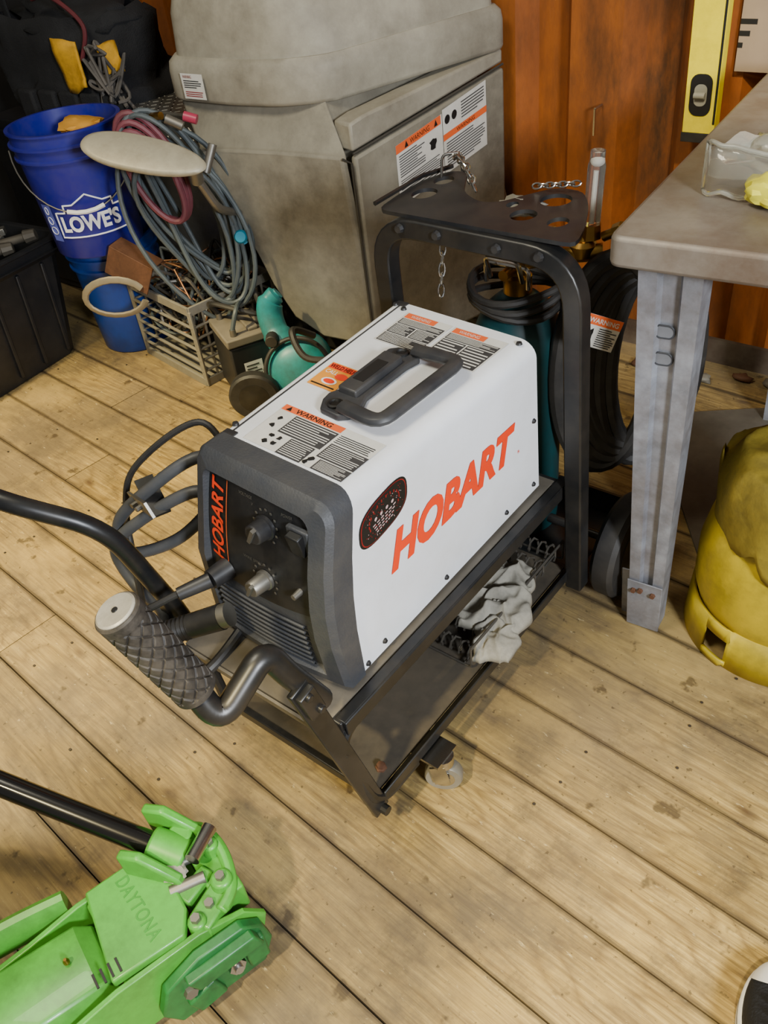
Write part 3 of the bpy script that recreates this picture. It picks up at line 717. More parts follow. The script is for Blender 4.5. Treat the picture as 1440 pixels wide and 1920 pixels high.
g=G()
for v in (0,1): g.tube([gsh(i/24,v) for i in range(25)],.0034,8)
g.tube([gsh(0,0),gsh(0,1)],.0034,8);g.tube([gsh(1,0),gsh(1,1)],.0034,8);g.tube([gsh(.5,0)+V((0,0,0)),gsh(.5,1)],.004,8)
g.grid(lambda u,v:c+rz(.5)@V(((u-.5)*.14,.012+.04*math.sin(3.14*u)*v,(v-.5)*.05*(.6+.4*math.sin(3.14*u))+.012*noise.noise(V((u*5,v*5,1))))),20,8)
g.ball(c+V((.0,.045,.0)),.028,(1.5,.9,.9),3,.35,3)
g.done('frame',MILK,gg,sharp=3)
g=G();g.ball(V((.487,.588,.772)),.026,(1.1,.9,.75),3,.25,2);g.tube(spline([(.47,.60,.765),(.50,.57,.762),(.54,.585,.765)],8),.007,8);g.done('strap_clip',mk('yellow_rubber','#d9cf3c',.4,var=.1),gg,label='yellow rubber piece')

lv=thing('spirit_level','bright yellow box spirit level hanging upright on the wall','spirit level',(.09,1.43,.55))
def lvp(u,v,h=0): return V((.052,1.43,.572))+V((.995,-.02,.02)).normalized()*u+V((-.015,.0,1)).normalized()*v+V((0,-h,0))
g=G();g.prism([(0,0),(.072,0),(.072,.75),(0,.75)],lambda u,v,w:lvp(u,v,w),0,.026);g.mi=1;g.prism([(-.002,-.02),(.055,-.02),(.070,0),(-.002,0)],lambda u,v,w:lvp(u,v,w),-.001,.027)
g.mi=2;g.prism([(.066,.02),(.071,.02),(.071,.75),(.066,.75)],lambda u,v,w:lvp(u,v,w),.026,.0275)
g.done('body',[LEVEL,BLACKP,INK],lv,bevel=.001)
g=G()
def rr_(cx,cy,w,h,r,n=5):
    o=[]
    for sx,sy,a0 in ((1,1,0),(-1,1,90),(-1,-1,180),(1,-1,270)):
        for k in range(n+1): t=math.radians(a0+90*k/n);o.append((cx+sx*(w-r)+r*math.cos(t),cy+sy*(h-r)+r*math.sin(t)))
    return o
g.prism(rr_(.034,.078,.024,.042,.018),lambda u,v,w:lvp(u,v,w),.025,.0275);g.mi=1;g.prism(rr_(.034,.078,.014,.022,.012),lambda u,v,w:lvp(u,v,w),.0275,.029)
g.cyl(lvp(.022,.078,.032),lvp(.046,.078,.032),.007,seg=12)
g.done('vial',[INK,mk('vial_grey','#8d8c80',.3,var=.1)],lv)
g=G();g.prism([(0,0),(.4,0),(.4,.5),(0,.5)],lambda u,v,w:(.134+u,1.455-w,.69+v),0,.008)
g.mi=1
for k in range(3): g.poly([(.134,1.4465,.735+.022*k),(.144+.012*k,1.4465,.735+.022*k),(.144+.012*k,1.4465,.745+.022*k),(.134,1.4465,.745+.022*k)])
top(g.done('cardboard_sheet',[CARD,INK]),'brown cardboard sheet with black print against the wall','cardboard')
g=G();g.cyl((-.17,1.455,.60),(-.17,1.42,.60),.003,seg=8);g.box((-.17,1.42,.57),(.004,.006,.06));top(g.done('wall_hook',CHROME),'thin bright steel hook on the wall','hook')

yt=thing('propane_tank','yellow steel propane tank standing on a foot ring under the bench','gas tank',(.622,.635,0))
yc=(.622,.637,0)
g=G();g.lathe([(.07,.045),(.115,.052),(.142,.075),(.152,.11),(.152,.18),(.142,.23),(.118,.275),(.085,.305),(.055,.322),(.02,.325)],yc,(0,0,1),48);g.done('body',YEL,yt)
g=G();n=96
P=lambda t,z,r:V((yc[0]+r*math.cos(t),yc[1]+r*math.sin(t),z))
for k in range(n):
    cut=((k+2)%20) in (5,6,7,8,9)
    t0=2*math.pi*k/n;t1=2*math.pi*(k+1)/n
    if cut:
        g.poly([P(t0,.0,.153),P(t1,.0,.153),P(t1,.014,.152),P(t0,.014,.152)]);g.poly([P(t0,.060,.148),P(t1,.060,.148),P(t1,.085,.147),P(t0,.085,.147)])
    else: g.poly([P(t0,.0,.153),P(t1,.0,.153),P(t1,.085,.147),P(t0,.085,.147)])
bmesh.ops.remove_doubles(g.bm,verts=g.bm.verts,dist=.0001)
g.done('foot_ring',YEL,yt,solid=.006)
g=G();g.tube(fillet([(.54,.57,.28),(.55,.58,.33),(.69,.69,.33),(.68,.68,.28)],.03),.012,10);g.cyl((.622,.637,.31),(.622,.637,.34),.02);g.done('collar',YEL,yt)
g=G();c=V((.622,.640,.300))
def dr(u,v):
    th=u*2*math.pi;r_=.142*math.sin(min(1,v*1.15)*math.pi/2);p=V((math.cos(th)*v*1.2+3,math.sin(th)*v*1.2,1))
    z=.085-.17*v**2.2*(.8+.55*noise.noise(p*1.3))+.030*(1-abs(noise.noise(p*2.4))*2.6)*v
    r_=r_*(1.0+.06*math.sin(4*th+2)*v+.09*noise.noise(p*2.2))
    return c+V((r_*math.cos(th),r_*math.sin(th),z))
g.grid(dr,110,30,0,1,.001,1);bmesh.ops.remove_doubles(g.bm,verts=g.bm.verts,dist=.0003)
top(g.done('yellow_cloth',YCL,sharp=3,solid=.002),'crumpled dark-yellow coated cloth over the propane tank','cloth')
g=G();g.lathe([(.016,0),(.016,.003),(.014,.004)],(.20,1.10,0.001),(0,0,1),20);top(g.done('steel_washer',STEEL),'small round steel disc on the floor','washer')
g=G();g.bar((.27,1.22,.004),(.56,.80,.004),.28,.006);top(g.done('steel_plate',mk('dark_plate','#6a6457',.6,metal=.2,var=.3,dirt='#4b453a',damt=.6)),'dusty grey steel plate lying on the floor under the bench','steel plate')
random.seed(31)
for i in range(5):
    g=G();c=V((.05+.08*i+random.uniform(-.02,.02),1.38+random.uniform(-.04,.03),.010));g.ball(c,.016,(1.6,1,.6),2,.6,4);top(g.done('debris_lump',(RUST,SHEET,MACH2,RUST,SHEET)[i],sharp=3),'small lump of dusty debris by the wall','debris',group='debris along the wall')

# ================================================================ grey machine
mc=thing('floor_machine','large dusty grey moulded-plastic machine with warning labels against the wall','industrial machine',(-.75,1.15,0))
D=V((.247,.969,0)).normalized();Dn=V((.969,-.247,0)).normalized()
fr0=[(-.965,.862,.600),(-.962,.866,.55),(-.93,.868,.49),(-.885,.875,.42),(-.85,.885,.34),(-.82,.895,.25),(-.77,.905,.16),(-.69,.925,.11),(-.533,.945,.11),(-.536,.940,.35),(-.545,.930,.600),(-.70,.902,.605),(-.83,.880,.605)]
tp_={0:(-1.045,.915,.705),1:(-1.02,.915,.60),2:(-.97,.925,.50),10:(-.625,.985,.705),11:(-.74,.955,.705),12:(-.88,.930,.705)}
g=G()
cx=V((-.76,.9,.42))
def insr(P,k): return [V((cx.x+(p.x-cx.x)*k,p.y,cx.z+(p.z-cx.z)*k)) for p in [V(q) for q in P]]
r0=insr(fr0,.985);r1=[V(p)+D*.012 for p in fr0]
r2=[]
for i,p in enumerate(fr0):
    r2.append(V(tp_[i]) if i in tp_ else V(p)+D*.08)
r3=[]
for i,p in enumerate(r2):
    q=p+D*.05 if i in tp_ else p+D*.02
    r3.append(q)
rb=[]
for i,p in enumerate(r2):
    k=(1.425-p.y)/.969;rb.append(p+D*k)
g.rings([r0,r1,r2,r3,rb]);g.done('lower_body',MACH2,mc,sharp=.9,bevel=.006)
def sp(u,z,h=0): return V((-.540,.935,0))+D*u+Dn*h+V((0,0,z+.25*u))
def sp0(u,z,h=0): return V((-.540,.935,0))+D*u+Dn*h+V((0,0,z))
g=G();g.prism([(.02,.06),(.49,.0),(.49,.560),(.02,.590)],lambda u,v,w:sp(u,v,w) if v>.2 else sp0(u,max(.06,v),w),-.01,.010)
g.done('side_panel',MACH2,mc,bevel=.008,label='dusty grey side access panel')
SEAM=mk('seam_dark','#3b372f',.7,var=.2)
g=G();g.tube([sp0(.013,.10,.006),sp(.012,.58,.006),sp(-.01,.60,.004)],.003,8);g.done('seam_strip',SEAM,mc)
g=G();g.tube([sp(.02,.596,.004),sp(.49,.566,.004)],.003,8);g.done('seam_strip',SEAM,mc)
g=G();g.prism([(.02,.60),(.49,.57),(.49,.60),(.06,.66),(.02,.66)],lambda u,v,w:sp(u,v,w),-.06,.004);g.done('shoulder_panel',MACH,mc,bevel=.006)
def up(s_,z,fx=0):
    P=[V((-1.085,.945,0)),V((-1.04,.890,0)),(V((-.85,.895,0))),V((-.70,.920,0)),V((-.605+fx,.990,0)),V((-.400+fx,1.425,0)),V((-1.085,1.425,0))]
    c=V((-.74,1.2,0));o=[]
    for p in fillet([c+(p-c)*s_ for p in P],.045,5,True):
        p.y=min(p.y,1.435);p.z=z+.06*max(0,(p.y-1.0)) if z<.85 else z+.02;o.append(p)
    return o
g=G();g.rings([up(.97,.696),up(.99,.698),up(1,.706),up(1,.760),up(.99,.780),up(.955,.793)]);g.done('upper_housing',MACH,mc,sharp=.9)
g=G();g.rings([up(.94,.775),up(.935,.805),up(.92,.86,-.02),up(.90,.885,-.03),up(.84,.915,-.05),up(.81,.93,-.06),up(.80,1.25,-.07)]);g.done('housing_cover',MACH,mc,sharp=.9)
g=G();pts=[(-.83,.0),(-.70,.0),(-.715,-.05),(-.76,-.075),(-.815,-.05)];g.prism(pts,lambda u,v,w:(u,.935+w-v*.35,.955+v),-.005,.10);g.done('intake_recess',mk('recess_steel','#7d8084',.25,metal=.9,var=.3),mc,bevel=.008,label='shiny metal-lined opening')
g=G();g.box((-.78,1.20,.09),(.42,.36,.16));g.done('chassis',mk('black_chassis','#161616',.7,var=.3),mc,bevel=.01)
def lab(u0,z0,wu,hz): return lambda a,b,h=0: sp(u0+wu*a,z0+hz*b,.0115+h)
mp=lab(.136,.412,.145,.143);g=G()
rect(g,mp,0,0,1,1,0,0);rect(g,mp,0,.86,.97,1,1,.0006);g.mi=3;g.text('WARNING',lambda u,v,h:mp(.3+u,.89+v,.001),.42,.08)
g.poly([mp(.18,.88,.001),mp(.26,.88,.001),mp(.22,.98,.001)]);g.poly([mp(.82,.88,.001),mp(.90,.88,.001),mp(.86,.98,.001)])
lines(g,mp,.05,.45,.6,.82,9,2);lines(g,mp,.05,.06,.95,.42,10,2);g.mi=3;blob(g,mp,.78,.64,.09,.13,.001,12)
mp2=lab(.283,.412,.142,.150)
rect(g,mp2,0,0,1,1,0,0);rect(g,mp2,0,.52,1,.62,1,.0006);lines(g,mp2,.06,.06,.95,.48,10,2);lines(g,mp2,.42,.68,.95,.95,6,2)
g.mi=3;g.text('WARNING',lambda u,v,h:mp2(.3+u,.54+v,.001),.42,.06)
for q in (.1,.26): g.poly([mp2(q+.06*math.cos(t),.82+.07*math.sin(t),.001) for t in [k*math.pi/6 for k in range(12)]])
g.done('warning_label',LM,mc,label='peeling white and orange safety labels',fix=False)
mp=plan((-.985,.886,.708),(.075,.002,0),(0,.0,.056));g=G();rect(g,mp,0,0,1,1,0,.004)
g.mi=1;g.text('WARNING',lambda u,v,h:mp(.1+u,.82+v,.005),.4,.12);lines(g,mp,.1,.42,.9,.76,4,3,.005);lines(g,mp,.1,.08,.9,.32,3,1,.005)
g.done('small_sticker',[LWHITE,RED,LGREY,INK],mc,label='small white and red sticker',fix=False)

# ================================================================ oval paddle arm
pa=thing('paddle_arm','worn beige oval paddle on a steel swivel arm','paddle arm',(-.91,.67,.6))
A=V((-1.04,.60,.684));Bq=V((-.785,.735,.612));c=(A+Bq)/2;ax=(Bq-A).normalized();sd=ax.cross(V((.25,-.45,1))).normalized();nn=sd.cross(ax)
if nn.z<0: nn=-nn
g=G();Lh=(Bq-A).length/2;rr=[]
for zz,k in ((-.008,.90),(-.006,.97),(0,1.0),(.006,.97),(.009,.88)):
    rr.append([c+ax*(Lh*k*math.copysign(abs(math.cos(t))**.85,math.cos(t)))+sd*(.050*k*math.sin(t)*(1-.12*math.cos(t)))+nn*zz for t in [2*math.pi*i/48 for i in range(48)]])
g.rings(rr);g.done('paddle',PADD,pa,sharp=.8)
g=G();q=Bq-ax*.03;g.cyl(q-nn*.005,q-nn*.05,.016);g.cyl(Bq+V((-.03,.02,-.02)),Bq+V((-.02,.05,.035)),.010);g.tube(fillet([q-nn*.04,q+V((-.01,.05,-.12)),(-.86,.865,.45)],.03),.010,10);g.done('swivel_arm',STEEL,pa)

hh=thing('air_hose','grey air hose hanging in long loose coils','air hose',(-.95,.77,.2))
g=G();hd=V((.78,.62,0)).normalized();hf=V((.62,-.78,0))
random.seed(3)
c0=V((-.985,.785,.485))
for i in range(10):
    rx=.065+.045*random.random();rzz=.17+.08*random.random();cx_=.04*random.uniform(-1,1)+.004*i;cz=.04*random.uniform(-1,1)-.006*i;w1=random.uniform(0,6)
    pts=[]
    for k in range(40):
        t=2*math.pi*k/40
        pts.append(c0+hd*(cx_+rx*math.cos(t)*(1+.25*math.sin(t+w1*.2))+.05*-math.sin(t)*1.0+.006*math.sin(3*t+w1))+V((0,0,cz+rzz*math.sin(t)))+hf*(.008*i-.01+.018*math.sin(t*2+w1)))
    g.tube(pts,.0062,8,closed=True)
g.done('coil',HOSEG,hh)
g=G()
for i in range(3):
    c=c0+hd*-.030+V((0,0,.085+.008*i))+hf*(-.010*i+.055)
    pts=[c+hd*((.050+.007*i)*math.cos(2*math.pi*k/30))+V((0,0,(.11+.01*i)*math.sin(2*math.pi*k/30))) +hd*.03*-math.sin(2*math.pi*k/30) for k in range(30)]
    g.tube(pts,.0080,8,closed=True)
top(g.done('red_hose',HOSER),'faded maroon air hose coiled among the grey hose','air hose')
p=c0+hd*.035+V((0,0,.215))+hf*.06
g=G();g.mi=0;g.cyl(p,p+V((.03,.02,-.02)),.011);g.mi=1;g.cyl(p+V((-.05,0,.0)),p+V((-.015,0,.005)),.009,seg=8);g.mi=2;g.cyl(p+V((.03,.03,.0)),p+V((.055,.045,-.01)),.011)
g.done('hose_fitting',[STEEL,BRASS,mk('pink_coupler','#a8324e',.4,var=.1)],hh)
g=G();g.lathe([(.015,0),(.017,.006),(.017,.02),(.013,.026)],(-.845,.845,.400),(.6,-.7,.3),20);g.lathe([(.021,-.012),(.021,0)],(-.845,.845,.400),(.6,-.7,.3),20);top(g.done('hose_cap',mk('cyan_plastic','#1a7690',.4,var=.1)),'small cyan plastic cap on the machine hose end','cap')

def bucket(name,base,r0,r1,h,mat,label):
    t=thing(name,label,'bucket',base);o=V(base);lean=V((0,0,1))
    g=G();g.lathe([(.001,.0),(r0*.97,0),(r0,.004),(r0+(r1-r0)*.78,h*.78),(r0+(r1-r0)*.79+.008,h*.785),(r0+(r1-r0)*.80+.008,h*.80),(r1-.002,h*.81),(r1-.001,h*.88),(r1+.008,h*.885),(r1+.008,h*.90),(r1,h*.905),(r1,h*.985),(r1+.006,h*.985),(r1+.006,h),(r1-.004,h),(r1-.006,h*.9),(r0-.004,.012),(.001,.012)],o,lean,56,cap=False)
    g.done('body',mat,t,sharp=.7)
    return t
bucket('bucket',(-1.395,.815,0),.108,.128,.335,BLUE2,'bright blue plastic bucket under another bucket on the floor')
BR0,BR1=.118,.142
UB=V((-1.325,.745,.345))
bk=bucket('bucket',tuple(UB),BR0,BR1,.325,BLUE,'dark blue plastic store bucket with white lettering, stacked on another bucket')
def bmap(th0,z0,h=.325):
    def f(u,v,w=0):
        z=z0+v;r=BR0+(BR1-BR0)*z/h+.0022+w;th=th0+u/r
        return UB+V((r*math.cos(th),r*math.sin(th),z))
    return f
th=math.radians(-36)
mp=bmap(th,.075)
g=G()
ol=[(-.088,-.012),(.095,-.012),(.095,.055),(.070,.055),(.070,.075),(.045,.075),(.005,.098),(-.035,.075),(-.060,.075),(-.060,.055),(-.088,.055)]
dense=[]
for a,b in zip(ol,ol[1:]+ol[:1]):
    for k in range(8): dense.append((a[0]+(b[0]-a[0])*k/8,a[1]+(b[1]-a[1])*k/8))
g.tube([mp(u,v) for u,v in dense],.0022,6,closed=True)
g.text("LOWE'S",lambda u,v,h:mp(-.078+u,.002+v,.0005),.160,.045,bold=.04)
g.done('logo_print',INKW,bk,label='white store name in a gabled outline',fix=False)
mp=bmap(th-1.05,.05);g=G()
g.poly([mp(.0,.0),mp(.035,0),mp(.035,.10),mp(0,.10)]);g.mi=1
for k in range(3): g.tube([mp(.018+(.012-.003*k)*math.cos(t),.03+.03*k*.9+(.010)*math.sin(t),.001) for t in [2*math.pi*j/14 for j in range(14)]],.001,5,closed=True)
g.done('side_print',[mk('faded_print','#5a64b8',.5,var=.2),INKW],bk,fix=False)
g=G();hp=[]
sd2=V((math.cos(th+math.pi/2),math.sin(th+math.pi/2),0));fw=V((math.cos(th),math.sin(th),0))
for k in range(21):
    t=math.pi*k/20
    hp.append(UB+V((0,0,.275))+sd2*(-.153*math.cos(t))+fw*(.15*math.sin(t)*1.02)+V((0,0,-.14*math.sin(t))))
g.tube(hp,.002,8);g.mi=1;g.tube(hp[8:13],.006,8);g.done('bail_handle',[STEEL,RWHITE],bk,label='thin wire bail handle')
g=G();g.ball(UB+V((.03,.03,.305)),.062,(1.1,.8,.35),3,.35,3);top(g.done('yellow_sponge',mk('amber_foam','#c98f2c',.8,var=.2)),'amber foam sponge inside the blue bucket','sponge')

cr=thing('milk_crate','pale grey plastic lattice crate filled with tangled wires','crate',(-1.12,.87,0))
Cc=V((-1.098,.870,0));Rc=rz(-.15)
sx,sy,hz=.158,.140,.225
g=G()
def cp(x,y,z): return Cc+Rc@V((x,y,z))
for s_ in (-1,1):
    for k in range(8):
        w_=.016 if k in (0,7) else .005
        x=-sx+2*sx*k/7;g.bar(cp(x,s_*sy,0),cp(x,s_*sy,hz),w_,.006)
        y=-sy+2*sy*k/7;g.bar(cp(s_*sx,y,0),cp(s_*sx,y,hz),w_,.006,up=(0,1,0))
    for z in (.010,.045,.078,.111,.144,.177,hz):
        t_=.024 if z in(.010,hz) else .005
        g.bar(cp(-sx,s_*sy,z),cp(sx,s_*sy,z),.008,t_);g.bar(cp(s_*sx,-sy,z),cp(s_*sx,sy,z),.008,t_)
g.box(cp(0,0,.006),(2*sx,2*sy,.008),Rc)
g.done('lattice_body',CRATE,cr,bevel=.001)
g=G();random.seed(20)
for kk in range(4):
    g.mi=kk
    for i in range(5):
        pts=[cp(random.uniform(-.12,.12),random.uniform(-.12,.12),random.uniform(.10,.30)) for _ in range(9)]
        g.tube(spline(pts,6),.0048 if kk!=2 else .0025,6)
o=top(g.done('wire_tangle',[HOSEG,BLACKP,COPPER,STEEL]),'tangle of grey, black and coppery wires inside the grey crate','wires');o['kind']='stuff'
g=G();c=V((-1.19,.650,.245));dirx=V((.55,.40,.02)).normalized();diry=V((.05,-.1,.9)).normalized()
pts=[]
for k in range(20):
    t=math.radians(20+320*k/19);pts.append(c+dirx*(.085*math.cos(t))+diry*(.055*math.sin(t)))
g.tube(pts,.010,8,flat=(1,.5));top(g.done('steel_ring',mk('brown_steel','#978d76',.5,metal=.4,var=.2,dirt='#5b4530',damt=.5)),'worn steel C-shaped ring leaning on the crate edge','steel ring')
g=G();c=V((-1.15,.690,.315));Rr=rz(.35)@Matrix.Rotation(.5,3,'Y')
g.box(c,(.13,.005,.085),Rr);g.box(c+Rr@V((0,.03,.04)),(.13,.06,.005),Rr);top(g.done('angle_iron',RUST,bevel=.001),'short rusty piece of angle iron resting on the crate','angle iron')
bt=thing('car_battery','dusty black battery with cables clipped on top, beside the crate','battery',(-.87,.80,0))
Rb=rz(-.45);Cb=V((-.855,.780,0))
g=G();g.box(Cb+V((0,0,.08)),(.16,.12,.16),Rb);g.done('case',DARK,bt,bevel=.006)
g=G();g.box(Cb+V((0,0,.172)),(.166,.126,.024),Rb);g.box(Cb+Rb@V((0,.02,.188)),(.12,.03,.012),Rb);g.done('lid',mk('dusty_lid','#6d665a',.7,var=.25),bt,bevel=.004)
for x in (-.06,.06): g=G();g.cyl(Cb+Rb@V((x,-.035,.184)),Cb+Rb@V((x,-.035,.202)),.009,.008,14);g.done('terminal',STEEL,bt)
g=G();g.tube(spline([Cb+Rb@V((-.06,-.035,.20)),Cb+Rb@V((-.04,-.05,.24)),Cb+Rb@V((.03,.0,.235)),Cb+Rb@V((.05,.05,.22)),Cb+Rb@V((.0,.06,.26))],8),.007,8);g.mi=1
g.tube(spline([Cb+Rb@V((.06,-.035,.20)),Cb+Rb@V((.05,-.01,.25)),Cb+Rb@V((-.04,.03,.23)),Cb+Rb@V((-.07,.05,.24))],8),.006,8)
g.done('battery_cable',[RUBBER,HOSEG],bt)
g=G();mp=plan(Cb+Rb@V((.0815,-.03,.05)),Rb@V((0,.05,0)),V((0,0,.06)));rect(g,mp,0,0,1,1,0,0);lines(g,mp,.1,.1,.9,.9,5,1);g.done('paper_label',[LWHITE,LGREY],bt,fix=False)
cm=thing('air_compressor','small turquoise air compressor with a black rubber wheel','compressor',(-.66,.78,0))
d=V((.62,-.72,.30)).normalized();o_=V((-.650,.775,.100))
g=G();g.lathe([(.082,-.13),(.086,-.05),(.084,-.01),(.074,.012),(.053,.026),(.02,.033),(.0005,.034)],o_,d,36);g.done('tank',TEALB,cm)
F=frame(d)
g=G();pts=[o_+V((-.01,.01,.0))+F@V((.083*math.cos(t),.083*math.sin(t),.033)) for t in [math.radians(200-9*k) for k in range(22)]];g.tube(pts,.006,8);g.done('hose_whip',RUBBER,cm)
g=G()
ks=[(-.735,.830,.275),(-.750,.812,.255),(-.748,.800,.220),(-.725,.790,.180),(-.69,.785,.145)]
g.tube(spline(ks,6),[.016]*2+[.026]*4+[.034]*12+[.038]*7,14,flat=(1,.8));g.done('motor_housing',TEALB,cm)
g=G();g.cyl((-.71,.76,.19),(-.69,.735,.19),.016,seg=14);g.done('switch_knob',RUBBER,cm,bevel=.002)
wheel('wheel',(-.715,.665,.066),(.62,-.75,0),.066,.036,cm,(RUBBER,BLACKM))
g=G();g.tube(spline([(-.60,.80,.20),(-.61,.74,.24),(-.56,.72,.19),(-.49,.77,.17),(-.41,.83,.12)],8),.009,8);g.done('outlet_hose',RUBBER,cm)
ur=V((.76,.65,0)).normalized();vr=d.cross(ur).normalized()
if vr.z<0: vr=-vr
g=G();g.text('MAX',lambda u,v,h:o_+d*.0275+ur*(-.02+u)+vr*(-.055+v),.070,.028,bold=.04);g.done('lettering',INK,cm,fix=False)

def tote(loc,sx,sy,h,rot,label):
    t=thing('storage_tote',label,'storage tote',(loc[0],loc[1],loc[2]));R=rz(rot);o=V(loc)
    g=G()
    def ring(k,z,e=0): return [o+R@V((x*(sx*k+e),y*(sy*k+e),z)) for x,y in ((-1,-.9),(-.9,-1),(.9,-1),(1,-.9),(1,.9),(.9,1),(-.9,1),(-1,.9))]
    g.rings([ring(.86,0),ring(.97,h*.86),ring(.97,h*.86,.012),ring(1,h*.90,.012),ring(1,h*.90),ring(1,h*.97),ring(1,h*.97,.014),ring(1,h,.014),ring(1,h,-.006),ring(.84,.012,-.006)])
    for k in range(7):
        y=-sy*.75+k*sy*.25
        for s_ in (-1,1): g.bar(o+R@V((s_*sx*.885,y,.02)),o+R@V((s_*sx*.975,y,h*.84)),.012,.012,up=R@V((1,0,0)))
    g.done('bin',DARK,t,bevel=.003);return t
tote((-1.70,.33,0),.26,.36,.36,.12,'black ribbed plastic storage tote on the floor')
random.seed(5)
SCR=mk('dusty_iron','#5c564c',.6,metal=.4,var=.3)
for i in range(14):
    g=G();c=V((-1.60+.07*random.uniform(-1,1),.26+.028*i,.350+.022*random.random()));a_=random.uniform(0,3.1);dx=V((math.cos(a_),math.sin(a_)*.7,random.uniform(0,.2)))*.070
    if i%3==0: g.bar(c-dx,c+dx,.030,.020);g.tube(spline([c-dx*.6+V((0,0,.02)),c+V((0,.03,.05)),c+dx*.7+V((0,0,.03))],6),.006,6)
    elif i%3==1: g.cyl(c-dx,c+dx*.4,.012);g.cyl(c+dx*.4,c+dx,.020,.016,10)
    else:
        g.tube(spline([c-dx,c+V((.02,-.03,.02)),c+V((-.02,.03,.03)),c+dx],8),.008,8);g.box(c,(.05,.04,.03),rz(a_))
    top(g.done('scrap_tool',(STEEL,SCR,SHEET,RUST,SCR,STEEL)[i%6],bevel=.002),'grimy metal hand tool lying in the black tote','tool',group='tools in the tote')
g=G();g.box((-1.80,1.17,.28),(.62,.44,.56));g.box((-1.80,.945,.28),(.58,.01,.50));top(g.done('steel_cabinet',DARK,bevel=.006),'low black steel cabinet against the wall','cabinet')
bg=thing('tool_bag','black nylon tool bag with yellow pockets on the cabinet','tool bag',(-1.70,1.10,.56))
def bagp(u,v,k2=1):
    th=u*2*math.pi;x=math.copysign(abs(math.cos(th))**.55,math.cos(th));y=math.copysign(abs(math.sin(th))**.55,math.sin(th))
    k=1-.35*max(0,v-.55)**1.2;n=noise.fractal(V((x*2,y*2,v*3)),1,2,3)*.035
    return V((-1.64,1.08,.565))+V((x*(.26*k*k2+n),y*(.16*k*k2+n),.29*v+n))
g=G();g.grid(bagp,48,16);g.ball((-1.64,1.08,.83),.17,(1.3,.75,.35),3,.5,2);g.done('body',FABRIC,bg,sharp=3)
for (u0,u1,v0,v1) in ((.785,.845,.46,.84),(.905,.965,.54,.80)):
    g=G();g.grid(lambda u,v:bagp(u,v,1.06)+V((.012,-.012,0)),8,8,u0,u1,v0,v1);g.done('yellow_pocket',YFAB,bg,solid=.006,sharp=3)
for i in range(5):
    c=V((-1.72+.09*i,.905+.01*i,.63));g=G();g.box(c,(.07,.03,.10),rz(.1*i));g.done('pocket',FABRIC,bg,bevel=.008)
g=G();g.tube(spline([(-1.85,1.0,.80),(-1.80,.98,.95),(-1.62,.98,.97),(-1.54,1.0,.83)],8),.014,8,flat=(1,.5));g.done('strap',FABRIC,bg)
g=G();g.tube(spline([(-1.62,.95,.90),(-1.50,.93,.91),(-1.42,.95,.84),(-1.44,.93,.76)],8),.006,8);g.done('lanyard',MAROON,bg)
random.seed(11);g=G()
for i in range(10):
    p=V((-1.36,.94,.74));g.tube(spline([p+V((random.uniform(-.06,.06),random.uniform(-.03,.03),random.uniform(-.10,.06))) for _ in range(5)],5),.0045,6)
top(g.done('rope_bundle',mk('mottled_cord','#57524c',.8,var=.4)),'tangled grey cord hanging from the tool bag','cord')
dp=thing('diamond_plate_box','small aluminium diamond-plate toolbox next to the machine','toolbox',(-1.27,1.09,0))
g=G();g.box((-1.27,1.09,.315),(.34,.20,.63));g.done('body',ALUM,dp,bevel=.006)
g=G()
for i in range(13):
    for j in range(7):
        g.box((-1.42+.026*i,1.005+.028*j,.6305),(.016,.004,.002),rz(.8 if (i+j)%2 else -.8))
for i in range(13):
    for j in range(5): g.box((-1.42+.026*i,.9895,.47+.03*j),(.016,.002,.004),Matrix.Rotation(.8 if (i+j)%2 else -.8,3,'Y'))
g.done('tread_pattern',CHROME,dp)

# ================================================================ floor jack
jk=thing('floor_jack','bright lime-green hydraulic floor jack with a black handle bar','floor jack',(.17,-.42,0))
jo=V((.158,-.42,0));jf=V((.27,.963,0)).normalized();jr=V((.963,-.27,0)).normalized()
def J(r,f,z): return jo+jr*r+jf*f+V((0,0,z))
for s_ in (-1,1):
    g=G();p=[(-.62,.03),(-.62,.085),(-.35,.10),(-.12,.130),(-.05,.145),(.06,.145),(.12,.125),(.145,.09),(.13,.04),(.02,.028)]
    g.prism(p,lambda u,v,w:J(s_*.067+w,u,v),-.004,.004);o=g.done('side_plate',GREEN,jk,bevel=.0015)
g=G();p=[(-.070,-.035),(.060,-.050),(.064,.045),(.035,.062),(-.055,.066),(-.072,.05)]
g.prism(p,lambda u,v,w:J(u,v,w+.152),-.012,.003);g.box(J(0,.0,.130),(.12,.08,.03),rz(-.27));g.done('name_plate',GREEN,jk,bevel=.003,label='lime-green top plate with raised lettering')
g=G();g.text('DAYTONA',lambda u,v,h:J(-.056+u,.002+v+.05*u,.1558),.102,.018,bold=.0,sp=1.15);g.done('raised_lettering',mk('green_emboss','#36862a',.4,var=.1),jk,solid=.0012,fix=False)
g=G();rr=[]
for f,zt,w in ((-.045,.132,.052),(-.065,.148,.058),(-.16,.155,.058),(-.30,.145,.054),(-.45,.115,.045),(-.60,.10,.04)):
    rr.append([J(-w,f,.04),J(-w,f,zt-.03),J(-w*.8,f,zt-.006),J(-w*.4,f,zt),J(w*.4,f,zt),J(w*.8,f,zt-.006),J(w,f,zt-.03),J(w,f,.04)])
g.rings(rr);g.done('lift_arm_cover',GREEN,jk,bevel=.003)
g=G();g.lathe([(.004,0),(.004,.004),(.002,.008)],J(.0,-.085,.153),(0,0,1),10);g.done('grease_fitting',BRASS,jk)
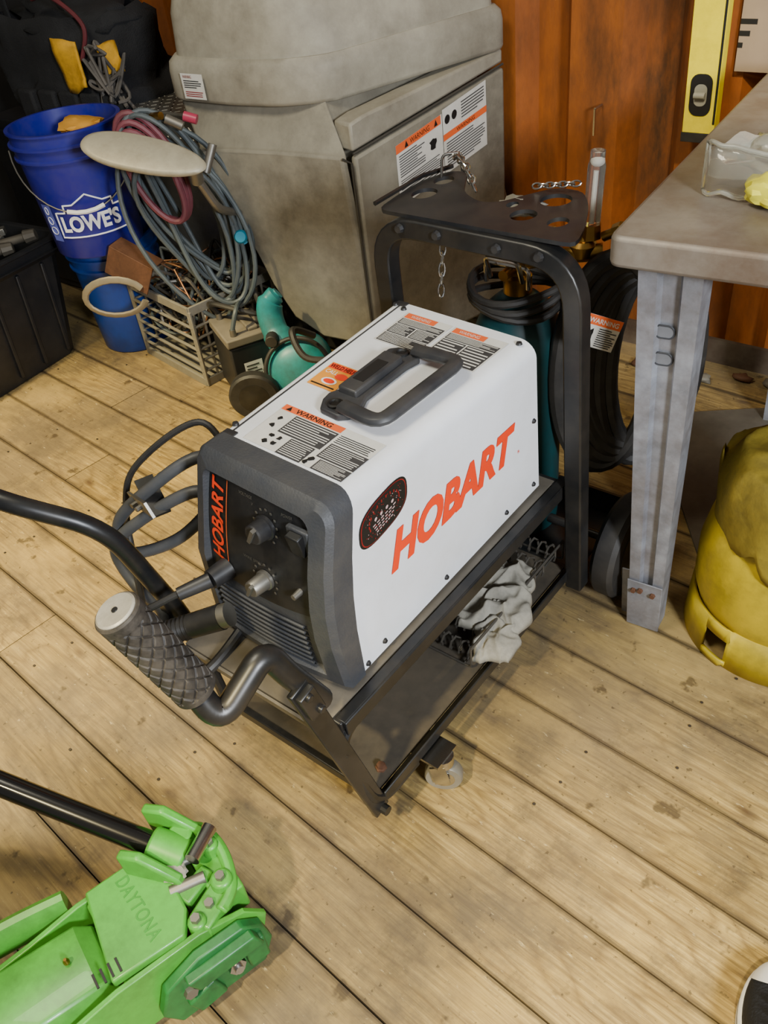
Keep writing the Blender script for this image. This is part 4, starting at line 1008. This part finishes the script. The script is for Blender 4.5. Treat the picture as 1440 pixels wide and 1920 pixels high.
g=G();g.tube(spline([J(-.085,-.06,.13),J(-.098,-.14,.13),J(-.112,-.28,.125),J(-.12,-.42,.11),J(-.11,-.6,.08)],8),.026,12,flat=(1.2,.55));g.done('side_guard',GREEN,jk)
for i in range(4):
    g=G();g.box(J(.045,-.035-.010*i,.1552-.0003*i),(.020,.003,.002),rz(-.27));g.done('slot',INK,jk)
hb0=V((.135,-.330,.155));hd_=V((-.22,-.09,.09)).normalized()
g=G()
g.cyl(hb0+hd_*-.02,hb0+hd_*.032,.027,.024,20)
for s_ in (-1,1):
    q=hd_.cross(V((0,0,1))).normalized()*s_*.034
    g.prism([(-.05,-.06),(.03,-.06),(.046,-.01),(.034,.022),(-.02,.038),(-.055,.02)],lambda u,v,w:hb0+q+hd_*(-u)+V((0,0,1))*v+q.normalized()*w,-.007,.007)
g.done('handle_yoke',GREEN,jk,bevel=.004)
g=G();g.cyl(J(-.055,.10,.12),J(-.055,.10,.172),.020,.017);g.cyl(J(.030,.115,.12),J(.030,.115,.160),.018,.014)
g.box(J(-.01,.115,.120),(.12,.040,.05),rz(-.27));g.box(J(-.075,.085,.125),(.035,.06,.04),rz(-.27));g.box(J(.045,.088,.132),(.034,.055,.028),rz(.2))
g.tube(spline([J(-.08,.09,.145),J(-.055,.125,.155),J(-.01,.135,.150),J(.04,.122,.145),J(.06,.095,.143)],6),.009,8)
g.cyl(J(-.02,.125,.14),J(-.02,.125,.165),.013,.011,12);g.box(J(.01,.085,.138),(.022,.05,.026),rz(.1));g.cyl(J(.055,.065,.13),J(.055,.065,.152),.014,.012,12)
g.done('pump_block',GREEN,jk,bevel=.004)
for (r_,f_,z_) in ((-.075,.10,.147),(-.02,.125,.165),(.045,.088,.146),(.03,.115,.160),(.055,.065,.152)):
    g=G();q=J(r_,f_,z_);g.cyl(q,q+V((0,0,.007)),.0065,seg=6);g.done('pump_bolt',STEEL,jk)
g=G();g.cyl(hb0+hd_*.005,hb0+hd_*1.1,.0165,seg=24);g.done('handle_bar',mk('gloss_black','#0c0b0b',.2,var=.1,coat=.5),jk,label='glossy black handle bar')
g=G();g.cyl(J(-.036,.136,.170),J(-.008,.096,.172),.0105,seg=16);g.done('hydraulic_ram',CHROME,jk)
g=G();g.cyl(J(.000,.055,.150),J(.010,.100,.150),.008);g.cyl(J(-.035,.05,.150),J(-.025,.10,.150),.006);g.done('linkage_pin',STEEL,jk)
g=G();g.ball(J(-.020,.070,.157),.020,(1,.8,.45),3,.3,3);g.done('lint_wad',RAG,jk,label='off-white lint stuck at the pump')
g=G();p=[(-.005,.020),(-.022,.060),(-.005,.105),(.045,.128),(.108,.125),(.132,.100),(.138,.060),(.120,.018)]
g.prism(p,lambda u,v,w:J(.080+w,u,v),-.008,.008);g.prism([(.02,.115),(.115,.115),(.125,.085),(.03,.085)],lambda u,v,w:J(.094+w,u,v),-.008,.008);g.prism([(.01,.06),(.05,.075),(.06,.03),(.02,.025)],lambda u,v,w:J(.090+w,u,v),-.006,.006)
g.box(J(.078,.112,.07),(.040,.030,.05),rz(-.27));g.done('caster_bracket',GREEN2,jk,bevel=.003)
for s_,f in ((.060,.075),(-.06,.05)):
    wheel('caster_wheel',J(s_,f,.028),tuple(jr),.027,.020,jk,(RUBBER,DARK))
g=G();g.cyl(J(.088,.082,.068),J(.099,.082,.070),.012,seg=6);g.cyl(J(.096,.082,.069),J(.104,.082,.071),.006,seg=12);g.done('axle_nut',CHROME,jk)
g=G();g.cyl(J(.088,.02,.08),J(.096,.02,.081),.009,seg=6);g.done('side_bolt',STEEL,jk)

# ================================================================ sneaker
sn=thing('sneaker','black canvas sneaker with white rubber toe cap, on the boards','shoe',(.86,-.08,0))
tip=V((.822,.050,0));sdv=V((-.36,.93,0)).normalized();srv=V((.93,.36,0)).normalized()
def half(t):
    return .052*math.sqrt(max(0,1-(1-min(1,t*3.2))**2))*(1-.22*math.exp(-((t-.62)/.2)**2))*(math.sqrt(max(0,1-max(0,(t-.85)/.15)**2)) if t>.85 else 1)
def S(u,t,z): return tip-sdv*(.29*t)+srv*u+V((0,0,z))
ts=[0.0005]+[i/30 for i in range(1,30)]+[.9995]
def contour(k,z):
    o=[]
    for t in ts: o.append(S(-(max(.001,half(t)*k)),t,z))
    for t in reversed(ts): o.append(S((max(.001,half(t)*k)),t,z))
    return o
g=G();g.rings([contour(1,0),contour(1.03,.004),contour(1.03,.026),contour(.95,.029)]);g.mi=1;g.rings([contour(1.035,.018),contour(1.037,.019),contour(1.037,.022),contour(1.035,.023)],cap=False)
g.done('sole',[RWHITE,INK],sn,sharp=1)
def hgt(t): return .03+.055*min(1,t*2.2)**.8*(1 if t<.45 else 1+.6*(t-.45))
g=G()
def upf(u,v):
    t=.08+.91*u;ph=math.pi*v;w=half(t)*.95
    return S(-w*math.cos(ph),t,.027+(hgt(t)-.027)*math.sin(ph)**.7)
g.grid(upf,24,16);g.done('upper',CANVAS,sn,sharp=3)
g=G()
def cap_(u,v):
    t=.002+.15*u*(.65+.35*math.sin(math.pi*v));ph=math.pi*v;w=half(t)*.985
    return S(-w*math.cos(ph),t,.027+(hgt(t)+.003-.027)*math.sin(ph)**.7)
g.grid(cap_,12,16);g.done('toe_cap',RWHITE,sn,sharp=3,label='white rubber toe cap')
for k in range(5):
    t=.24+.06*k;g=G();g.tube([S(-.022,t,hgt(t)+.002),S(0,t-.01,hgt(t)+.006),S(.022,t,hgt(t)+.002)],.003,6);g.done('lace',RWHITE,sn)

# ================================================================ lights
def aim(o,loc,tgt): o.location=loc;o.rotation_euler=(V(tgt)-V(loc)).to_track_quat('-Z','Y').to_euler()
def area(name,loc,tgt,size,power,col):
    l=bpy.data.lights.new(name,'AREA');l.energy=power;l.color=col;l.size=size
    o=bpy.data.objects.new(name,l);COL.objects.link(o);aim(o,loc,tgt)
def spot(name,loc,tgt,ang,power,col,soft=.06,blend=.65):
    l=bpy.data.lights.new(name,'SPOT');l.energy=power;l.color=col;l.spot_size=math.radians(ang);l.spot_blend=blend;l.shadow_soft_size=soft
    o=bpy.data.objects.new(name,l);COL.objects.link(o);aim(o,loc,tgt)
area('lamp_side',(2.1,-.75,1.45),(0.1,.3,.35),.35,88,(.88,.93,1))
area('lamp_overhead',(-.3,-.5,2.5),(-.3,.3,0),.6,37,(1,.92,.72))
spot('lamp_floor',(-1.1,-.8,2.3),(-.80,.10,0),42,620,(1,.82,.42))
spot('lamp_floor',(.5,-1.7,2.3),(.36,-.22,0),22,380,(1,.83,.45))
spot('lamp_floor',(1.2,-1.2,2.2),(.76,.02,0),18,220,(1,.85,.50))
spot('lamp_wall',(.9,.0,2.3),(.12,1.46,.45),18,200,(1,.86,.60))
w=bpy.data.worlds.new('world');SC.world=w;w.use_nodes=True;w.node_tree.nodes['Background'].inputs[0].default_value=(1,.95,.86,1);w.node_tree.nodes['Background'].inputs[1].default_value=.21
